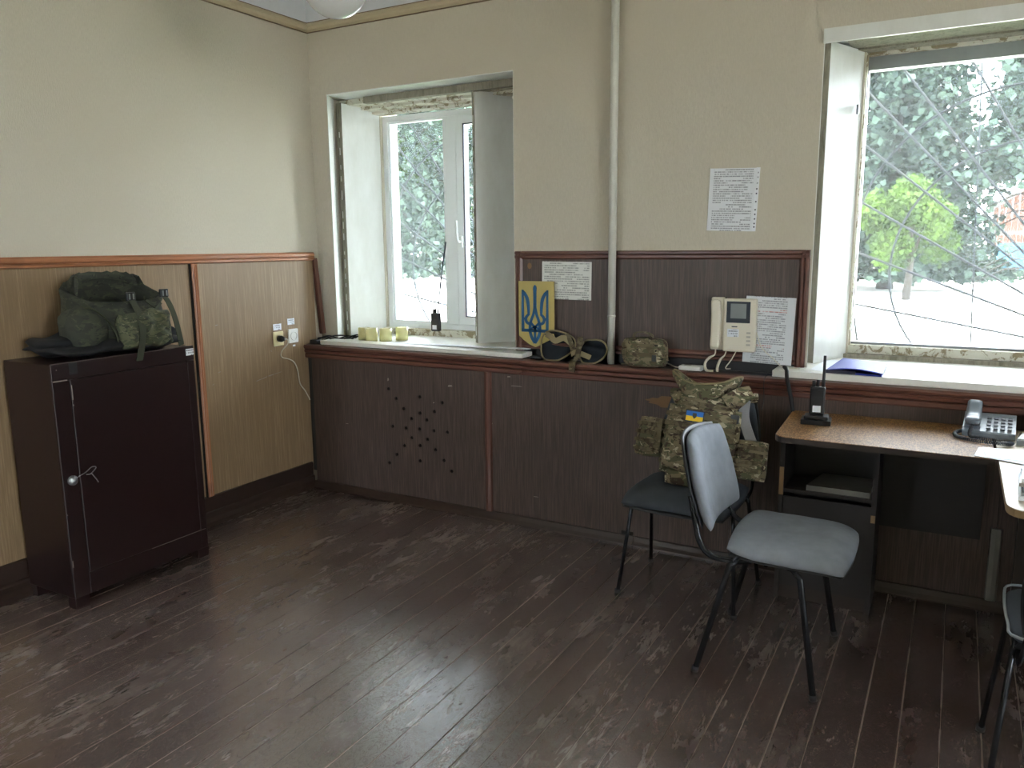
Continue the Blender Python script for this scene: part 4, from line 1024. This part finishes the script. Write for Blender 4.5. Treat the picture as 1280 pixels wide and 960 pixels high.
pd = [('side_panel', (2.822, -.28, .0), (2.840, -.035, .724)), ('side_panel', (3.168, -.28, 0), (3.186, -.035, .724)), ('back_panel', (2.84, -.045, .05), (3.168, -.035, .724))]
for n_, a, b in pd: B(a, b, n_, 'desk_body', dk, True)
B((2.8225, -.2815, .445), (2.8395, -.2795, .560), 'raw_edge', 'desk_raw_edge', dk, True)
B((2.840, -.272, .455), (3.168, -.045, .470), 'shelf', 'desk_body', dk, True)
B((2.840, -.275, .06), (3.168, -.262, .44), 'cupboard_door', 'desk_body', dk, True)
B((2.84, -.26, .0), (3.168, -.25, .06), 'plinth', 'desk_edge', dk, True)
B((3.169, -.283, .38), (3.185, -.281, .41), 'raw_edge', 'desk_raw_edge', dk, True)
B((3.186, -.050, .30), (3.545, -.035, .724), 'modesty_panel', 'desk_body', dk, True)
o = sheet([(2.925, -.268), (3.160, -.268), (3.160, -.06), (2.96, -.06)], .472, .022, 'document_folder', 'shelf_grey', None); tag(o, 'grey document folder lying on the open shelf under the desk', 'folder')
dk2 = thing('side_desk', (3.95, -.6, 0), 'pale topped desk running towards the camera at the right edge', 'desk')
poly = roundpoly([(3.555, -1.10), (4.25, -1.10), (4.25, -.03), (3.555, -.03)], [.07, .05, 0, 0])
MB().prism(poly, .722, .742).build('desktop_edge', 'desk_raw_edge', dk2, True)
MB().prism(poly, .742, .7445).build('desktop', 'desk_light', dk2, True)
B((4.18, -1.0, 0), (4.20, -.04, .722), 'side_panel', 'desk_body', dk2, True)
B((3.66, -1.0, 0), (3.70, -.96, .722), 'leg', 'desk_edge', dk2, True); B((3.66, -.12, 0), (3.70, -.08, .722), 'leg', 'desk_edge', dk2, True)

# ------------------------------------------------------------------ telephone, papers
ph = thing('desk_telephone', (3.535, -.135, .746), 'grey push-button desk telephone with handset and coiled cord', 'telephone', (0, 0, -.05))
MB().extr([(-.09, 0), (.075, 0), (.085, .055), (.07, .062), (-.085, .022), (-.09, .016)], 'x', -.082, .085).build('base', 'phone_grey', ph)
sl = math.atan2(.04, .155)
for i in range(4):
    for j in range(4):
        xx = .0+.022*i; yy = -.062+.027*j; zz = .022+(yy+.085)*.04/.155+.003
        mb = MB(); mb.box((-.007, -.0075, 0), (.007, .0075, .004), M_((xx, yy, zz), (sl, 0, 0))); mb.build('key', 'phone_key', ph)
mb = MB(); mb.cushion(.052, .185, .034, lambda x, y, z: (x-.052, z*math.cos(sl)-.004, .066+z*math.sin(sl)+y+.014*math.cos(z*30)*-1), 14, .2, 5); mb.build('handset', 'phone_grey', ph)
MB().box((-.078, -.07, .02), (-.026, -.04, .034), bev=.004).build('handset_cradle', 'phone_grey', ph)
pts = []
path = [Vector(p) for p in ((-.052, -.10, .045), (-.055, -.125, .012), (-.03, -.135, .008), (.03, -.16, .008), (.075, -.175, .008), (.055, -.20, .008), (-.02, -.195, .008), (-.085, -.16, .008), (-.105, -.10, .008), (-.085, -.06, .012))]
def cr(P, t_):
    i = min(int(t_), len(P)-2); f = t_-i; p0 = P[max(i-1, 0)]; p1 = P[i]; p2 = P[i+1]; p3 = P[min(i+2, len(P)-1)]
    return .5*((2*p1)+(-p0+p2)*f+(2*p0-5*p1+4*p2-p3)*f*f+(-p0+3*p1-3*p2+p3)*f**3)
for k_ in range(700):
    t_ = k_/699*(len(path)-1.001); p = cr(path, t_); q = cr(path, min(t_+.01, len(path)-1.002)); d = (q-p)
    d = d.normalized() if d.length > 1e-6 else Vector((1, 0, 0)); s_ = d.cross(Vector((0, 0, 1))).normalized(); w_ = d.cross(s_)
    a = k_*.9; pts.append(p+s_*math.cos(a)*.0055+w_*math.sin(a)*.0055)
MB().tube(pts, .0017, 5).build('coiled_cord', 'phone_key', ph)
o = sheet([(3.485, -.53), (3.72, -.62), (3.76, -.44), (3.50, -.40)], .7475, .0008, 'printed_sheet', 'printed_sheet', None); tag(o, 'lower printed sheet lying across the joint of the two desks', 'paper')
o = sheet([(3.520, -.545), (3.77, -.545), (3.77, -.37), (3.510, -.40)], .7490, .0008, 'printed_sheet', 'printed_sheet', None); tag(o, 'upper printed sheet lying in front of the grey telephone', 'paper')
t = thing('cardboard_box', (3.70, -.07, .7445), 'small grey box standing behind the telephone', 'box'); B((-.045, -.03, 0), (.09, .03, .075), 'box', 'button_grey', t, bev=.003); B((-.045, -.031, .055), (.09, .031, .077), 'lid', 'steel_dark', t)
o = sheet([(3.615, -.30), (3.78, -.30), (3.78, -.15), (3.63, -.17)], .7455, .018, 'notepad', 'screen_grey', None); tag(o, 'thick notepad lying to the right of the telephone', 'notepad')
o = sheet([(3.62, -.28), (3.77, -.26), (3.76, -.17), (3.64, -.17)], .7645, .002, 'note_card', 'white_sheet', None); tag(o, 'white note card on top of the notepad by the telephone', 'paper')
zz = .7455
for k_ in range(5):
    o = sheet([(3.585+.006*(k_ % 3), -1.0+.01*k_), (3.80, -1.0), (3.80, -.72), (3.60+.004*k_, -.72+.01*(k_ % 2))], zz, .010, 'magazine', ['white_sheet', 'screen_grey', 'white_sheet', 'button_grey', 'white_sheet'][k_], None); zz += .0105
    tag(o, ['bottom', 'second from bottom', 'middle', 'second from top', 'topmost'][k_]+' magazine of the small stack on the pale desk', 'magazine', 'magazines stacked on the pale desk')

# ------------------------------------------------------------------ office chairs
def make_chair(label, loc, yaw, fab):
    t = thing('office_chair', loc, label, 'chair', (0, 0, yaw))
    def seatfn(x, y, z): return (x+.005, z, .452-y*1.0+.012*math.cos(z*9)*(1 if x > 0 else .6)-.012-.028*max(0, (x-.08)/.14)**2+.010*max(0, (-x-.1)/.1))
    st = MB().cushion(.395, .450, .062, seatfn, 22, .28, 7).build('seat', fab, t)
    MB().cushion(.385, .440, .022, lambda x, y, z: (x+.005, z, .418+y-.024*max(0, (x-.08)/.14)**2), 14, .28, 8).build('seat_shell', 'chair_shell', st)
    th = .27
    def backfn(x, y, z):      # x width, z height, y thickness
        yy_ = y-.045*(1-(abs(x)/.22)**2)+.0
        return (-.264+yy_*math.cos(th)-(z)*math.sin(th)-.01*math.cos(z*8), x*(1-.10*max(0, z)/.17), .636+z*math.cos(th)+yy_*-.1)
    bk = MB().cushion(.43, .325, .054, lambda x, y, z: backfn(x, -y+.0, z), 22, .30, 7).build('backrest', fab, t)
    MB().cushion(.435, .330, .018, lambda x, y, z: backfn(x, y-.031, z), 16, .30, 8).build('back_shell', 'chair_shell', bk)
    for s_ in (1, -1):
        w0, w1_ = .205*s_, .245*s_
        MB().tube([(-.150, w0*1.02, .405), (-.165, w0*1.03, .39), (-.262, w1_, .0)], .0105, 10, 0, up=(0, 1, 0), flat=.75).build('leg', 'chair_frame', t)
        MB().tube([(.045, w0*1.02, .405), (.060, w0*1.03, .385), (.125, w1_, .0)], .0105, 10, 0, up=(0, 1, 0), flat=.75).build('leg', 'chair_frame', t)
        MB().tube([(-.152, w0*1.02, .400), (-.145, w0*1.0, .414), (-.125, w0*.99, .421), (-.05, w0*.98, .421), (.015, w0*.99, .419), (.040, w0*1.01, .408), (.046, w0*1.02, .40)], .0105, 10, 4, up=(0, 1, 0), flat=.75).build('side_rail', 'chair_frame', t)
        MB().tube([(-.10, w0*.93, .410), (-.17, w0*.96, .402), (-.235, w0*.98, .41), (-.272, w0*.97, .45), (-.290, w0*.94, .51), (-.315, w0*.85, .60)], .0105, 10, 5, up=(0, 1, 0), flat=.6).build('back_support', 'chair_frame', t)
        for xx in (-.262, .125): MB().cyl((xx, w1_, 0), (xx-.003*(1 if xx > 0 else -1), w1_, .018), .0125, 12).build('foot_cap', 'black_rubber', t)
    MB().tube([(-.05, -.20, .412), (-.05, .20, .412)], .009, 8).build('cross_tube', 'chair_frame', t)
    MB().tube([(.02, -.20, .412), (.02, .20, .412)], .009, 8).build('cross_tube', 'chair_frame', t)
    return t
ch1 = make_chair('grey fabric office chair turned sideways in front of the desk', (2.965, -.762, .0), .0, 'chair_fabric')
ch2 = make_chair('dark office chair against the casing carrying the camouflage body armour', (2.487, -.435, .0), -PI/2-.03, 'chair_fabric_dark')
ch3 = make_chair('dark office chair cut off by the right edge of the picture', (3.80, -1.06, .0), PI/2+.0, 'chair_fabric_dark')
MB().tube([(.20, .20, .445), (.215, .10, .440), (.217, 0, .438), (.215, -.10, .440), (.20, -.20, .445), (.10, -.222, .45), (-.10, -.222, .453), (-.19, -.20, .455), (-.207, 0, .455), (-.19, .20, .455), (-.10, .222, .453), (.10, .222, .45)], .004, 6, 4, True).build('seat_piping', 'piping_grey', ch3)

# ------------------------------------------------------------------ body armour on the chair
va = thing('body_armour', (2.50, -.36, .462), 'camouflage body armour vest with a flag patch propped on the chair', 'vest', (-.30, .05, 0))
# local: x across, y depth (- towards the room), z up the vest
def vpanel(name, cx, cz, w, h, t_, curve, y0=0, k=.2, mat='camouflage', parent=va, seed=1, amp=.010, sh=0, n=18):
    return MB().cushion(w, h, t_, lambda x, y, z: (cx+x+sh*z, y0+y-curve*(1-(2*x/w)**2), cz+z), n, k, 5, amp, 11, seed).build(name, mat, parent)
fr = vpanel('front_panel', .0, .175, .315, .30, .055, .045, -.03, .15)
up_ = vpanel('chest_panel', -.012, .300, .225, .11, .045, .035, -.03, .3, seed=4)
vpanel('back_panel', -.01, .21, .25, .36, .045, -.02, .075, .25, 'camouflage', va, 8)
cum1 = vpanel('side_panel', -.215, .165, .12, .17, .05, .02, -.02, .2, seed=11); 
cum2 = vpanel('side_panel', .205, .135, .14, .16, .045, .03, .00, .2, seed=15)
pouch = vpanel('magazine_pouch', -.215, .165, .085, .14, .04, .015, -.055, .2, seed=21)
pouch2 = vpanel('utility_pouch', -.05, .115, .16, .15, .045, .02, -.10, .2, seed=25)
def webrow(z, x0, x1, y, parent, w=.020, wave=.0):
    n = 9; pts = []
    for i in range(n+1):
        x = x0+(x1-x0)*i/n; pts.append((x, y(x)-(.005 if i % 2 else .0), z))
    strap('webbing_row', pts, w, .009, parent, 'camouflage_webbing', (0, 0, 1))
fy = lambda x: -.068-.045*(1-(2*x/.315)**2)
for z in (.075, .115, .155, .195, .235, .275): webrow(z-.0, -.145, .145, fy, va)
for z in (.295, .325): webrow(z, -.105, .105, lambda x: -.056-.035*(1-(2*x/.25)**2), va, .018)
for z in (.085, .115, .145, .175): webrow(z+.01, .150, .262, lambda x: -.030-.03*(1-(2*(x-.205)/.14)**2), va, .018)
for z in (.11, .145, .18, .215): webrow(z, -.262, -.172, lambda x: -.082, va, .016)
strap('pouch_strap', [(-.175, -.065, .245), (-.17, -.082, .20), (-.165, -.08, .10)], .03, .004, va, 'camouflage_webbing', (1, 0, 0))
# collar: thick crescent standing around the neck
def crescent(cx, cz, w, d, tilt, hgt, th_, name, seed):
    n = 26; ringsC = []
    for i in range(n+1):
        a = math.radians(200+(-20-200+360)*i/n) if False else math.radians(172+196*i/n)
        p = Vector((cx+w/2*math.cos(a), -.02+d*math.sin(a), cz+.055*abs(math.cos(a))**2.2*hgt/.06))
        out = Vector((math.cos(a), math.sin(a), 0)).normalized(); upv = (Vector((0, 0, 1))+out*tilt).normalized()
        sec = []
        for k_ in range(12):
            b = 2*PI*k_/12; q = p+out*(math.cos(b)*th_)+upv*(math.sin(b)*hgt)
            q += Vector((noise.noise(q*14+Vector((seed,)*3)), noise.noise(q*14+Vector((seed+5,)*3)), noise.noise(q*14+Vector((seed+9,)*3))))*.008
            sec.append(q)
        ringsC.append(sec)
    return loftmb(ringsC, True, True).build(name, 'camouflage', va)
def bowl(cx, cz, w, d, side_rise, tilt, hgt, th_, name, seed):
    n = 44; ringsC = []
    for i in range(n):
        a = 2*PI*i/n; c, s_ = math.cos(a), math.sin(a)
        p = Vector((cx+w/2*c, .0+d*s_, cz+side_rise*abs(c)**2.4+(.018 if s_ > 0 else 0)*s_))
        out = Vector((c, s_, 0)).normalized(); upv = (Vector((0, 0, 1))+out*tilt).normalized(); o2 = upv.cross(Vector((-s_, c, 0))).normalized()
        sec = []
        for k_ in range(12):
            b = 2*PI*k_/12; q = p+o2*(math.cos(b)*th_)+upv*(math.sin(b)*hgt)
            q += Vector((noise.noise(q*11+Vector((seed,)*3)), noise.noise(q*11+Vector((seed+5,)*3)), noise.noise(q*11+Vector((seed+9,)*3))))*.010
            sec.append(q)
        ringsC.append(sec)
    ringsC.append(ringsC[0]); o_ = loftmb(ringsC, False, False).build(name, 'camouflage', va); return ringsC
rg_ = bowl(-.022, .372, .250, .085, .062, .55, .042, .012, 'collar', 3)
bowl(-.020, .335, .20, .065, .02, .3, .026, .018, 'collar_base', 9)
MB().tube([r_[3] for r_ in rg_[:-1]], .0042, 6, 0, True).build('collar_binding', 'tan_binding', va)
strap('shoulder_strap', [(-.10, -.05, .335), (-.135, -.02, .37), (-.13, .03, .385), (-.12, .07, .37)], .055, .014, va, 'camouflage', (1, 0, 0))
strap('shoulder_strap', [(.10, -.05, .335), (.15, -.03, .385), (.165, .02, .395), (.15, .07, .38)], .060, .014, va, 'camouflage', (1, 0, .3))
strap('shoulder_flap', [(.085, -.070, .35), (.135, -.06, .39), (.175, -.03, .41)], .055, .008, va, 'camouflage', (1, .2, -.5))
strap('lining_strap', [(.150, .0, .375), (.155, -.005, .31), (.175, -.01, .26), (.205, -.01, .205)], .040, .010, va, 'grey_lining', (1, 0, .1))
strap('buckle_strap', [(.105, -.055, .385), (.118, -.06, .31), (.125, -.055, .25)], .028, .005, va, 'camouflage_webbing', (1, 0, 0))
MB().box((.108, -.070, .27), (.150, -.055, .305), bev=.004).build('buckle', 'steel_dark', va)
MB().cushion(.13, .065, .03, lambda x, y, z: (x-.035, y-.115, z+.015), 12, .3, 5, .006, 14, 30).build('lower_flap', 'camouflage', va)
pt = B((-.054, -.122, .248), (.024, -.115, .296), 'flag_patch', 'gasket', va)
for n_, a, b, mt in (('upper_stripe', .272, .292, 'flag_blue'), ('lower_stripe', .252, .272, 'flag_yellow')): B((-.050, -.1235, a), (.020, -.1218, b), n_, mt, pt)
MB().extr([(-.023, .285), (-.023, .270), (-.015, .261), (-.007, .270), (-.007, .285)], 'y', -.1250, -.1234).build('emblem', 'steel_dark', pt)
